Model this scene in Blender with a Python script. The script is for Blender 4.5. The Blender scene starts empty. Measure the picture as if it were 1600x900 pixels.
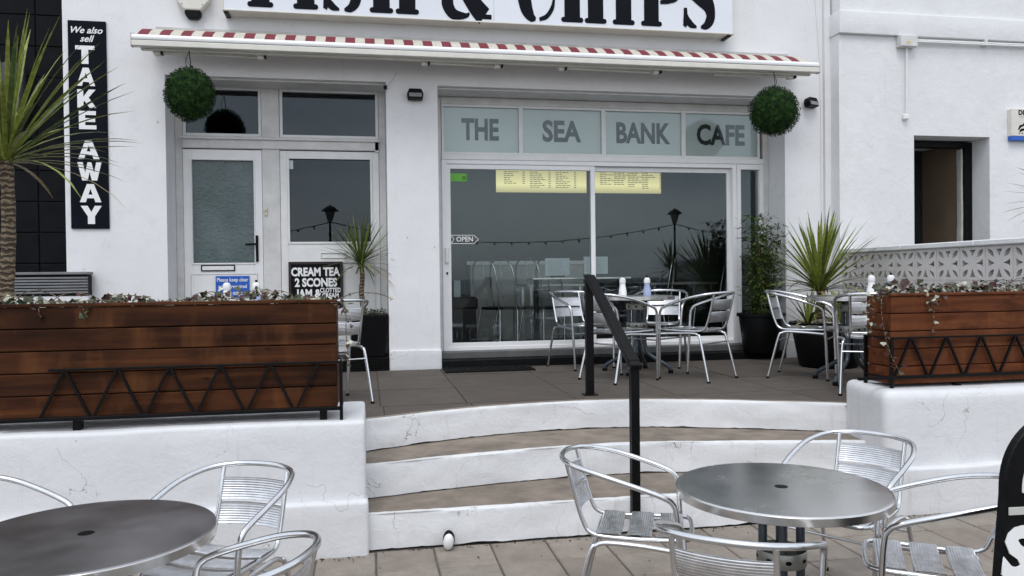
import bpy, bmesh, math, random
from math import sin, cos, pi, radians, sqrt, atan2
from mathutils import Vector, Matrix, noise

random.seed(11)
S = bpy.context.scene
COL = S.collection

# ------------------------------------------------------------------ camera
EYE = Vector((0, 0, 1.52))
YAW, PITCH, ROLL, FPX = radians(10.41), radians(0.71), 0.01135, 1233.0
fw = Vector((sin(YAW) * cos(PITCH), cos(YAW) * cos(PITCH), -sin(PITCH)))
rt = Vector((cos(YAW), -sin(YAW), 0))
up = rt.cross(fw)
Rr = rt * cos(ROLL) - up * sin(ROLL)
Uu = up * cos(ROLL) + rt * sin(ROLL)
cd = bpy.data.cameras.new('camera')
cam = bpy.data.objects.new('camera', cd)
COL.objects.link(cam)
cd.sensor_width = 36.0
cd.lens = FPX / 1600 * 36
cd.clip_start = 0.05
cd.clip_end = 6000
m3 = Matrix((Rr, Uu, -fw)).transposed()
cam.matrix_world = Matrix.Translation(EYE) @ m3.to_4x4()
S.camera = cam

# ------------------------------------------------------------------ sky and sun
SUN_EL, SUN_AZ = radians(58), radians(200)      # azimuth clockwise from +Y
W = bpy.data.worlds.new('World')
S.world = W
W.use_nodes = True
nt = W.node_tree
nt.nodes.clear()
sky = nt.nodes.new('ShaderNodeTexSky')
sky.sky_type = 'NISHITA'
sky.sun_disc = False
sky.sun_elevation = SUN_EL
sky.sun_rotation = SUN_AZ
sky.air_density = 1.0
sky.dust_density = 1.5
sky.ozone_density = 1.0
hs = nt.nodes.new('ShaderNodeHueSaturation')
hs.inputs['Saturation'].default_value = 0.50
bg = nt.nodes.new('ShaderNodeBackground')
bg.inputs['Strength'].default_value = 0.15
wo = nt.nodes.new('ShaderNodeOutputWorld')
nt.links.new(sky.outputs[0], hs.inputs['Color'])
# overcast: the clear sky veiled by an even grey cloud sheet with soft billows
tcw = nt.nodes.new('ShaderNodeTexCoord')
mpw = nt.nodes.new('ShaderNodeMapping'); mpw.inputs['Scale'].default_value = (1.6, 1.6, 5.0)
nzw = nt.nodes.new('ShaderNodeTexNoise'); nzw.inputs['Scale'].default_value = 1.7; nzw.inputs['Detail'].default_value = 6; nzw.inputs['Distortion'].default_value = 0.4
nt.links.new(tcw.outputs['Generated'], mpw.inputs['Vector']); nt.links.new(mpw.outputs[0], nzw.inputs['Vector'])
crw = nt.nodes.new('ShaderNodeValToRGB')
crw.color_ramp.elements[0].position = 0.32; crw.color_ramp.elements[0].color = (3.3, 3.65, 4.2, 1)
crw.color_ramp.elements[1].position = 0.70; crw.color_ramp.elements[1].color = (6.9, 7.15, 7.5, 1)
nt.links.new(nzw.outputs['Fac'], crw.inputs[0])
mxw = nt.nodes.new('ShaderNodeMix'); mxw.data_type = 'RGBA'; mxw.inputs[0].default_value = 0.72
nt.links.new(hs.outputs[0], mxw.inputs[6]); nt.links.new(crw.outputs[0], mxw.inputs[7])
nt.links.new(mxw.outputs[2], bg.inputs['Color'])
nt.links.new(bg.outputs[0], wo.inputs['Surface'])
sl = bpy.data.lights.new('sun', 'SUN')
sl.energy = 0.8
sl.angle = radians(25)
sl.color = (1.0, 0.985, 0.965)
so = bpy.data.objects.new('sun', sl)
COL.objects.link(so)
sd = Vector((sin(SUN_AZ) * cos(SUN_EL), cos(SUN_AZ) * cos(SUN_EL), sin(SUN_EL)))
so.rotation_euler = sd.to_track_quat('Z', 'Y').to_euler()
so.location = (0, -3, 9)
S.view_settings.view_transform = 'Standard'
S.view_settings.look = 'None'
S.view_settings.gamma = 1
S.view_settings.exposure = 0.62

# ------------------------------------------------------------------ materials
def newmat(name):
    m = bpy.data.materials.new(name)
    m.use_nodes = True
    n = m.node_tree
    n.nodes.clear()
    out = n.nodes.new('ShaderNodeOutputMaterial')
    b = n.nodes.new('ShaderNodeBsdfPrincipled')
    n.links.new(b.outputs[0], out.inputs['Surface'])
    return m, n, b, out

def coords(n, scale=(1, 1, 1), kind='Object', rnd=False):
    tc = n.nodes.new('ShaderNodeTexCoord')
    mp = n.nodes.new('ShaderNodeMapping')
    mp.inputs['Scale'].default_value = scale
    n.links.new(tc.outputs[kind], mp.inputs['Vector'])
    if rnd:
        oi = n.nodes.new('ShaderNodeObjectInfo')
        mu = n.nodes.new('ShaderNodeMath'); mu.operation = 'MULTIPLY'; mu.inputs[1].default_value = 37.0
        n.links.new(oi.outputs['Random'], mu.inputs[0])
        cb = n.nodes.new('ShaderNodeCombineXYZ')
        for i in range(3):
            n.links.new(mu.outputs[0], cb.inputs[i])
        n.links.new(cb.outputs[0], mp.inputs['Location'])
    return mp.outputs[0]

def noisetex(n, vec, scale, detail=4, rough=0.55, dist=0.0):
    t = n.nodes.new('ShaderNodeTexNoise')
    t.inputs['Scale'].default_value = scale
    t.inputs['Detail'].default_value = detail
    t.inputs['Roughness'].default_value = rough
    t.inputs['Distortion'].default_value = dist
    n.links.new(vec, t.inputs['Vector'])
    return t.outputs['Fac']

def ramp(n, fac, stops):
    r = n.nodes.new('ShaderNodeValToRGB')
    el = r.color_ramp.elements
    while len(el) < len(stops):
        el.new(0.5)
    for e, (p, c) in zip(el, stops):
        e.position = p
        e.color = (c[0], c[1], c[2], 1)
    n.links.new(fac, r.inputs[0])
    return r.outputs[0]

def mixc(n, a, b, fac, mode='MIX'):
    x = n.nodes.new('ShaderNodeMix')
    x.data_type = 'RGBA'
    x.blend_type = mode
    for s, v in ((x.inputs[0], fac), (x.inputs[6], a), (x.inputs[7], b)):
        if hasattr(v, 'links'):
            n.links.new(v, s)
        elif isinstance(v, (int, float)):
            s.default_value = v
        else:
            s.default_value = (v[0], v[1], v[2], 1)
    return x.outputs[2]

def bump(n, b, h, strength, dist=0.01, prev=None):
    bp = n.nodes.new('ShaderNodeBump')
    bp.inputs['Strength'].default_value = strength
    bp.inputs['Distance'].default_value = dist
    n.links.new(h, bp.inputs['Height'])
    if prev is not None:
        n.links.new(prev, bp.inputs['Normal'])
    n.links.new(bp.outputs[0], b.inputs['Normal'])
    return bp.outputs[0]

def plain(name, col, rough=0.5, metal=0.0, var=0.12, scale=8.0, bmp=0.0, bscale=60.0, rnd=True, spec=0.5):
    m, n, b, o = newmat(name)
    v = coords(n, rnd=rnd)
    f = noisetex(n, v, scale, 5)
    lo = [c * (1 - var) for c in col]
    hi = [min(1, c * (1 + var)) for c in col]
    n.links.new(ramp(n, f, [(0.3, lo), (0.7, hi)]), b.inputs['Base Color'])
    b.inputs['Roughness'].default_value = rough
    b.inputs['Metallic'].default_value = metal
    b.inputs['Specular IOR Level'].default_value = spec
    if bmp:
        bump(n, b, noisetex(n, v, bscale, 4), bmp, 0.004)
    return m

def plaster(name, col, dirt, lump=0.5, crack=0.0, grime=0.35):
    m, n, b, o = newmat(name)
    v = coords(n)
    big = noisetex(n, v, 0.9, 5, 0.6)
    mid = noisetex(n, v, 6, 6, 0.65, 0.4)
    fine = noisetex(n, v, 70, 4)
    c = ramp(n, big, [(0.35, [x * 0.93 for x in col]), (0.65, col)])
    c = mixc(n, c, [x * 0.9 for x in col], ramp(n, mid, [(0.5, (0, 0, 0)), (0.78, (1, 1, 1))]))
    # streaky dirt running down the wall
    vs = coords(n, (5.0, 5.0, 0.5))
    st = noisetex(n, vs, 1.6, 6, 0.7)
    c = mixc(n, c, dirt, mixc(n, (0, 0, 0), [grime] * 3, ramp(n, st, [(0.58, (0, 0, 0)), (0.82, (1, 1, 1))])))
    # small chips
    sp = noisetex(n, v, 14, 2, 0.5)
    c = mixc(n, c, dirt, mixc(n, (0, 0, 0), (0.75,) * 3, ramp(n, sp, [(0.775, (0, 0, 0)), (0.80, (1, 1, 1))])))
    h = mixc(n, mid, fine, 0.25)
    if crack:
        vo = n.nodes.new('ShaderNodeTexVoronoi')
        vo.feature = 'DISTANCE_TO_EDGE'
        vo.inputs['Scale'].default_value = 1.7
        dv = n.nodes.new('ShaderNodeVectorMath'); dv.operation = 'ADD'
        wv = n.nodes.new('ShaderNodeTexNoise'); wv.inputs['Scale'].default_value = 4; wv.inputs['Detail'].default_value = 5
        n.links.new(v, wv.inputs['Vector'])
        sc = n.nodes.new('ShaderNodeVectorMath'); sc.operation = 'SCALE'; sc.inputs['Scale'].default_value = 0.55
        n.links.new(wv.outputs['Color'], sc.inputs[0])
        n.links.new(v, dv.inputs[0]); n.links.new(sc.outputs[0], dv.inputs[1])
        n.links.new(dv.outputs[0], vo.inputs['Vector'])
        line = ramp(n, vo.outputs['Distance'], [(0.0, (1, 1, 1)), (0.0045, (0, 0, 0))])
        gate = ramp(n, noisetex(n, v, 2.3, 2), [(0.5, (0, 0, 0)), (0.6, (1, 1, 1))])
        mk = mixc(n, line, gate, 1.0, 'MULTIPLY')
        c = mixc(n, c, (0.16, 0.15, 0.14), mixc(n, (0, 0, 0), mk, crack))
    n.links.new(c, b.inputs['Base Color'])
    b.inputs['Roughness'].default_value = 0.75
    b.inputs['Specular IOR Level'].default_value = 0.25
    n1 = bump(n, b, mid, lump, 0.02)
    bump(n, b, fine, 0.3, 0.003, n1)
    return m

def wood(name, cols, axis=0):
    m, n, b, o = newmat(name)
    sc = (0.5, 9, 9) if axis == 0 else (9, 0.5, 9)
    v = coords(n, sc, rnd=True)
    f = noisetex(n, v, 1.5, 7, 0.55, 0.8)
    c = ramp(n, f, [(0.25, cols[0]), (0.45, cols[1]), (0.6, cols[2]), (0.8, cols[3])])
    v2 = coords(n, (2.0, 2.0, 6.0), rnd=True)
    blot = noisetex(n, v2, 1.6, 5, 0.6)
    c = mixc(n, c, [x * 0.35 for x in cols[0]], mixc(n, (0, 0, 0), (0.8,) * 3, ramp(n, blot, [(0.5, (0, 0, 0)), (0.75, (1, 1, 1))])))
    oi = n.nodes.new('ShaderNodeObjectInfo')
    c = mixc(n, c, ramp(n, oi.outputs['Random'], [(0.0, (0.74, 0.70, 0.67)), (0.5, (0.95, 0.92, 0.9)), (1.0, (1.15, 1.08, 1.0))]), 1.0, 'MULTIPLY')
    ver = noisetex(n, coords(n, (3.0, 3.0, 0.8), rnd=True), 1.3, 4, 0.6)
    c = mixc(n, c, [x * 1.6 for x in cols[3]], mixc(n, (0, 0, 0), (0.35,) * 3, ramp(n, ver, [(0.55, (0, 0, 0)), (0.72, (1, 1, 1))])))
    kn = n.nodes.new('ShaderNodeTexVoronoi'); kn.inputs['Scale'].default_value = 3.2
    n.links.new(coords(n, (1.0, 1.0, 2.6), rnd=True), kn.inputs['Vector'])
    c = mixc(n, c, (0.012, 0.005, 0.003), mixc(n, (0, 0, 0), (0.85,) * 3, ramp(n, kn.outputs['Distance'], [(0.03, (1, 1, 1)), (0.10, (0, 0, 0))])))
    n.links.new(c, b.inputs['Base Color'])
    b.inputs['Roughness'].default_value = 0.6
    b.inputs['Specular IOR Level'].default_value = 0.12
    bump(n, b, f, 0.35, 0.003)
    return m

def glassmat(name, tint=(0.9, 0.93, 0.92), ior=1.5, rough=0.0, wave=0.0):
    m = bpy.data.materials.new(name)
    m.use_nodes = True
    n = m.node_tree
    n.nodes.clear()
    out = n.nodes.new('ShaderNodeOutputMaterial')
    tr = n.nodes.new('ShaderNodeBsdfTransparent'); tr.inputs[0].default_value = (*tint, 1)
    gl = n.nodes.new('ShaderNodeBsdfGlossy'); gl.inputs['Roughness'].default_value = rough
    gl.inputs['Color'].default_value = (0.84, 0.94, 1.0, 1)
    fr = n.nodes.new('ShaderNodeFresnel'); fr.inputs['IOR'].default_value = ior
    mx = n.nodes.new('ShaderNodeMixShader')
    n.links.new(fr.outputs[0], mx.inputs[0]); n.links.new(tr.outputs[0], mx.inputs[1]); n.links.new(gl.outputs[0], mx.inputs[2])
    n.links.new(mx.outputs[0], out.inputs['Surface'])
    if wave:
        t = noisetex(n, coords(n), 2.0, 2)
        bp = n.nodes.new('ShaderNodeBump'); bp.inputs['Strength'].default_value = wave; bp.inputs['Distance'].default_value = 0.01
        n.links.new(t, bp.inputs['Height'])
        n.links.new(bp.outputs[0], gl.inputs['Normal'])
    return m

def ribbed(name, axis):
    m, n, b, o = newmat(name)
    v = coords(n)
    w = n.nodes.new('ShaderNodeTexWave')
    w.wave_type = 'BANDS'
    w.bands_direction = axis
    w.inputs['Scale'].default_value = 30.0
    n.links.new(v, w.inputs['Vector'])
    sc = noisetex(n, coords(n, rnd=True), 25, 5)
    n.links.new(ramp(n, sc, [(0.3, (0.62, 0.63, 0.65)), (0.7, (0.8, 0.81, 0.83))]), b.inputs['Base Color'])
    b.inputs['Metallic'].default_value = 1.0
    n.links.new(ramp(n, sc, [(0.3, (0.28,) * 3), (0.8, (0.45,) * 3)]), b.inputs['Roughness'])
    bump(n, b, w.outputs['Fac'], 0.55, 0.0025)
    return m

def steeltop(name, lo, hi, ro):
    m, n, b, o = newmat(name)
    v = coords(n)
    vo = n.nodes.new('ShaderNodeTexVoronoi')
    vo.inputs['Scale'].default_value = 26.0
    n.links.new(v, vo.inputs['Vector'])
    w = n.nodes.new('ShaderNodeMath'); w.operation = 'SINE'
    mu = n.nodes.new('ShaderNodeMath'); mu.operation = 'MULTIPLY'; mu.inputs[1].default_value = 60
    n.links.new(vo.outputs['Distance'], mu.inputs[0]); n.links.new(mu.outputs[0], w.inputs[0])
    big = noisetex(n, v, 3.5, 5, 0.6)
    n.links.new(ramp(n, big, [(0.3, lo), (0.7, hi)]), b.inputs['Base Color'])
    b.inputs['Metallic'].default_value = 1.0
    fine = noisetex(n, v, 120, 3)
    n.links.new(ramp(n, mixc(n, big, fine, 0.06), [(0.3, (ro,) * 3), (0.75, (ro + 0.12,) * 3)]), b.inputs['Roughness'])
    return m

def leafmat(name, cols, rough=0.45):
    m, n, b, o = newmat(name)
    v = coords(n)
    f = noisetex(n, v, 22, 3)
    n.links.new(ramp(n, f, [(0.3, cols[0]), (0.5, cols[1]), (0.72, cols[2])]), b.inputs['Base Color'])
    b.inputs['Roughness'].default_value = rough
    b.inputs['Specular IOR Level'].default_value = 0.2 if rough > 0.5 else 0.4
    return m

M = {}
M['facade'] = plaster('white_plaster', (0.775, 0.775, 0.785), (0.36, 0.34, 0.31), 0.22, 0.25, 0.16)
M['garden_wall'] = plaster('painted_wall', (0.70, 0.705, 0.72), (0.33, 0.30, 0.26), 0.42, 0.75, 0.42)
M['riser'] = plaster('painted_riser', (0.72, 0.725, 0.735), (0.27, 0.23, 0.18), 0.5, 1.0, 0.5)
M['neighbour'] = plaster('neighbour_plaster', (0.765, 0.77, 0.775), (0.42, 0.42, 0.42), 0.5, 0.12, 0.15)
M['block'] = plaster('screen_block', (0.64, 0.615, 0.60), (0.25, 0.23, 0.21), 0.35, 0.0, 0.35)
M['white'] = plain('white_gloss_paint', (0.74, 0.74, 0.73), 0.4, var=0.05, bmp=0.1, bscale=30)
M['upvc'] = plain('white_plastic', (0.80, 0.80, 0.80), 0.3, var=0.03)
M['oldpaint'] = plain('old_white_paint', (0.62, 0.61, 0.60), 0.5, var=0.1, bmp=0.2, bscale=40)
M['black_wall'] = plain('black_painted_block', (0.006, 0.0065, 0.008), 0.7, var=0.25, bmp=0.4, bscale=18, spec=0.1)
M['black_gap'] = plain('black_mortar', (0.003, 0.003, 0.004), 0.9)
M['black_metal'] = plain('black_painted_iron', (0.004, 0.004, 0.0045), 0.42, var=0.3, scale=20, bmp=0.35, bscale=70, spec=0.14)
M['black_plastic'] = plain('black_plastic', (0.004, 0.004, 0.0045), 0.42, var=0.2, bmp=0.1, spec=0.12)
M['rubber'] = plain('black_rubber', (0.006, 0.006, 0.006), 0.9, spec=0.15, var=0.3, bmp=0.5, bscale=160)
M['step_tile'] = plain('black_step', (0.006, 0.006, 0.0065), 0.5, spec=0.12, var=0.3, bmp=0.25, bscale=40)
M['step_top'] = plain('grey_step_top', (0.10, 0.10, 0.10), 0.5, var=0.2, bmp=0.25)
M['grey_rib'] = plain('grey_ribbed_board', (0.17, 0.175, 0.185), 0.5, var=0.15, bmp=0.2)
M['wood_l'] = wood('stained_planks', [(0.022, 0.008, 0.004), (0.045, 0.0155, 0.006), (0.075, 0.027, 0.010), (0.13, 0.050, 0.017)])
M['wood_r'] = wood('red_stained_planks', [(0.055, 0.018, 0.008), (0.090, 0.028, 0.011), (0.12, 0.040, 0.016), (0.17, 0.064, 0.025)])
M['soil'] = plain('soil', (0.025, 0.018, 0.012), 0.95, var=0.5, scale=30, bmp=1, bscale=50)
M['alu'] = plain('polished_aluminium', (0.70, 0.71, 0.73), 0.22, 1.0, var=0.04, scale=30)
M['slat_y'] = ribbed('ribbed_aluminium_seat', 'Y')
M['slat_z'] = ribbed('ribbed_aluminium_back', 'Z')
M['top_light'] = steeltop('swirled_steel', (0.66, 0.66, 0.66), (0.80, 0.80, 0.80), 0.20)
M['top_dark'] = steeltop('dark_reflection_steel', (0.36, 0.35, 0.36), (0.46, 0.45, 0.46), 0.30)  # dark reflection on the left table top put into the steel colour
M['rim'] = plain('steel_rim', (0.6, 0.59, 0.57), 0.28, 1.0, var=0.15, scale=14)
M['leg_blue'] = plain('blue_grey_leg', (0.055, 0.07, 0.085), 0.4, 0.3, var=0.3, scale=14)
M['collar'] = plain('zinc_collar', (0.30, 0.30, 0.27), 0.45, 0.7, var=0.2)
M['glass'] = glassmat('window_glass', ior=1.48, wave=0.02)
M['glass_dark'] = glassmat('dim_window_glass', (0.55, 0.57, 0.58), ior=1.5, wave=0.03)
M['film'] = plain('frosted_film', (0.80, 0.775, 0.745), 0.6, var=0.05, scale=1.5)
M['film_text'] = plain('film_lettering', (0.045, 0.052, 0.050), 0.6, var=0.05)
M['obscure'] = None
M['sign_white'] = plain('sign_white', (0.72, 0.75, 0.80), 0.3, var=0.03, scale=2)
M['sign_black'] = plain('sign_lettering_black', (0.005, 0.006, 0.010), 0.45, spec=0.08)
M['board_black'] = plain('black_sign_board', (0.004, 0.005, 0.010), 0.5, var=0.2, spec=0.08)
M['letter_white'] = plain('white_lettering', (0.80, 0.80, 0.80), 0.5, var=0.02)
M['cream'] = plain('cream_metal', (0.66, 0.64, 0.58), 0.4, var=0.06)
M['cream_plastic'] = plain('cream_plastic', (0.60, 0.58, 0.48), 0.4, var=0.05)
M['under'] = plain('greyish_cream_metal', (0.48, 0.47, 0.45), 0.5, var=0.15)  # even greyish cream shared by rails, frames, cables and print
M['red'] = plain('red_canvas', (0.165, 0.022, 0.032), 0.85, var=0.18, scale=20, bmp=0.3)
M['canvas'] = plain('cream_canvas', (0.52, 0.49, 0.43), 0.85, var=0.12, scale=20, bmp=0.3)
M['paving'] = plain('terrace_stone', (0.115, 0.098, 0.084), 0.72, var=0.32, scale=3.5, bmp=0.5, bscale=50)
M['tread'] = plain('tread_stone', (0.21, 0.175, 0.14), 0.85, var=0.3, scale=6, bmp=0.6, bscale=60)
M['joint'] = plain('sand_joint', (0.10, 0.088, 0.076), 0.95, var=0.3, bmp=0.5)
M['asphalt'] = plain('promenade_surface', (0.17, 0.16, 0.15), 0.85, var=0.2, scale=2)
M['blue_sign'] = plain('blue_sign', (0.01, 0.10, 0.48), 0.4)
M['choc'] = plain('dark_brown_board', (0.018, 0.008, 0.010), 0.5)
M['green'] = plain('green_sticker', (0.12, 0.42, 0.04), 0.5)
M['yellow'] = plain('yellow_label', (0.6, 0.5, 0.1), 0.5)
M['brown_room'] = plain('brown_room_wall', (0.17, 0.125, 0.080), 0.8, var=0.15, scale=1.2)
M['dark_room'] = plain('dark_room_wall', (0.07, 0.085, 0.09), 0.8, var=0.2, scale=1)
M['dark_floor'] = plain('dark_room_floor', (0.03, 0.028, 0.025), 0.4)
M['counter'] = plain('counter_front', (0.50, 0.48, 0.45), 0.5, var=0.1)
M['paper'] = plain('printed_paper', (0.62, 0.68, 0.70), 0.6, var=0.1, scale=60)
M['bark'] = plain('cordyline_bark', (0.17, 0.12, 0.075), 0.9, var=0.45, scale=30, bmp=1.0, bscale=60)
def barkmat():
    m, n, b, o = newmat('ringed_bark')
    v = coords(n)
    w = n.nodes.new('ShaderNodeTexWave'); w.bands_direction = 'Z'; w.inputs['Scale'].default_value = 9; w.inputs['Distortion'].default_value = 5; w.inputs['Detail'].default_value = 4; w.inputs['Detail Scale'].default_value = 3
    n.links.new(v, w.inputs['Vector'])
    f = noisetex(n, v, 38, 5)
    c = ramp(n, w.outputs['Fac'], [(0.1, (0.05, 0.034, 0.022)), (0.5, (0.15, 0.108, 0.068)), (0.9, (0.26, 0.20, 0.13))])
    c = mixc(n, c, (0.06, 0.04, 0.028), mixc(n, (0, 0, 0), (0.7,) * 3, ramp(n, f, [(0.45, (0, 0, 0)), (0.7, (1, 1, 1))])))
    n.links.new(c, b.inputs['Base Color']); b.inputs['Roughness'].default_value = 0.9
    bump(n, b, w.outputs['Fac'], 0.9, 0.01)
    return m
M['bark'] = barkmat()
M['cane'] = plain('bamboo_cane', (0.16, 0.13, 0.05), 0.6, var=0.3)
M['leaf'] = leafmat('cordyline_leaf', [(0.12, 0.15, 0.022), (0.20, 0.24, 0.04), (0.33, 0.34, 0.085)])
M['leaf_dk'] = leafmat('dark_cordyline_leaf', [(0.03, 0.055, 0.012), (0.055, 0.09, 0.022), (0.11, 0.15, 0.04)])
M['leaf_dry'] = leafmat('dry_cordyline_leaf', [(0.28, 0.22, 0.10), (0.35, 0.27, 0.12), (0.40, 0.34, 0.18)])
M['bamboo'] = leafmat('bamboo_leaf', [(0.022, 0.045, 0.010), (0.055, 0.10, 0.022), (0.14, 0.20, 0.045)])
M['topiary'] = leafmat('topiary_leaf', [(0.002, 0.010, 0.002), (0.010, 0.032, 0.006), (0.045, 0.095, 0.02)], 0.9)  # wide tone range puts leaf highlights into the colour
M['ivy'] = leafmat('ivy_leaf', [(0.018, 0.026, 0.012), (0.04, 0.052, 0.022), (0.12, 0.13, 0.08)])
M['ivy_red'] = leafmat('reddish_ivy_leaf', [(0.03, 0.012, 0.010), (0.06, 0.022, 0.018), (0.10, 0.05, 0.035)])
M['ivy_pale'] = leafmat('pale_ivy_leaf', [(0.25, 0.27, 0.20), (0.42, 0.42, 0.34), (0.55, 0.54, 0.46)])
M['pebble'] = plain('pale_pebble', (0.50, 0.43, 0.35), 0.7, var=0.4, scale=12)
M['bottle_white'] = plain('white_bottle', (0.75, 0.75, 0.75), 0.35)
M['bottle_blue'] = plain('lilac_bottle', (0.30, 0.35, 0.52), 0.35)
M['lamp_glass'] = plain('floodlight_glass', (0.22, 0.23, 0.24), 0.2)
M['sea'] = None
M['stone_wall'] = plain('promenade_wall', (0.40, 0.37, 0.32), 0.8, var=0.15, bmp=0.3)

def emis(name, c, s):
    m = bpy.data.materials.new(name); m.use_nodes = True
    n = m.node_tree; n.nodes.clear()
    o = n.nodes.new('ShaderNodeOutputMaterial'); e = n.nodes.new('ShaderNodeEmission')
    e.inputs[1].default_value = s
    # tubes behind the panel: a brighter band across its lower third
    tc = n.nodes.new('ShaderNodeTexCoord'); sp = n.nodes.new('ShaderNodeSeparateXYZ')
    n.links.new(tc.outputs['Generated'], sp.inputs[0])
    n.links.new(ramp(n, sp.outputs['Z'], [(0.0, [x * 0.5 for x in c]), (0.28, c), (1.0, [x * 0.42 for x in c])]), e.inputs[0])
    n.links.new(e.outputs[0], o.inputs[0])
    return m
M['menu_glow'] = emis('menu_lightbox', (0.95, 0.86, 0.42), 0.62)

def obscure():
    m, n, b, o = newmat('obscured_glass')
    v = coords(n)
    sp = n.nodes.new('ShaderNodeSeparateXYZ'); n.links.new(v, sp.inputs[0])
    f = noisetex(n, v, 24, 4, 0.6, 0.6)
    g = noisetex(n, v, 2.2, 3)
    n.links.new(ramp(n, g, [(0.3, (0.045, 0.078, 0.078)), (0.7, (0.11, 0.15, 0.155))]), b.inputs['Base Color'])
    b.inputs['Roughness'].default_value = 0.22
    b.inputs['Specular IOR Level'].default_value = 0.7
    bump(n, b, f, 0.6, 0.01)
    return m
M['obscure'] = obscure()

def seamat():
    m, n, b, o = newmat('sea_water')
    v = coords(n, (0.08, 0.25, 1))
    n.links.new(ramp(n, noisetex(n, v, 1.0, 4), [(0.3, (0.02, 0.032, 0.04)), (0.7, (0.04, 0.055, 0.065))]), b.inputs['Base Color'])
    b.inputs['Roughness'].default_value = 0.35
    bump(n, b, noisetex(n, v, 3, 4), 0.5, 0.2)
    return m
M['sea'] = seamat()

def pavermat(name, base):
    m, n, b, o = newmat(name)
    oi = n.nodes.new('ShaderNodeObjectInfo')
    v = coords(n, rnd=True)
    f = noisetex(n, v, 7, 6, 0.65)
    c = ramp(n, f, [(0.25, [x * 0.72 for x in base]), (0.6, base), (0.85, [x * 1.25 for x in base])])
    tint = ramp(n, oi.outputs['Random'], [(0.0, (0.90, 0.86, 0.84)), (0.5, (1, 1, 1)), (1.0, (1.08, 1.06, 1.04))])
    c = mixc(n, c, tint, 1.0, 'MULTIPLY')
    st_ = noisetex(n, coords(n, kind='Object', rnd=True), 3.2, 6, 0.7, 0.6)
    c = mixc(n, c, [x * 0.62 for x in base], mixc(n, (0, 0, 0), (0.55,) * 3, ramp(n, st_, [(0.52, (0, 0, 0)), (0.66, (1, 1, 1))])))
    s = noisetex(n, v, 90, 2)
    c = mixc(n, c, [x * 0.6 for x in base], mixc(n, (0, 0, 0), (0.6,) * 3, ramp(n, s, [(0.55, (0, 0, 0)), (0.75, (1, 1, 1))])))
    n.links.new(c, b.inputs['Base Color'])
    b.inputs['Roughness'].default_value = 0.82
    bump(n, b, s, 0.5, 0.003)
    return m
M['paver'] = pavermat('pavement_slab', (0.27, 0.235, 0.20))
M['slab'] = pavermat('terrace_slab', (0.098, 0.083, 0.070))

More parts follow.
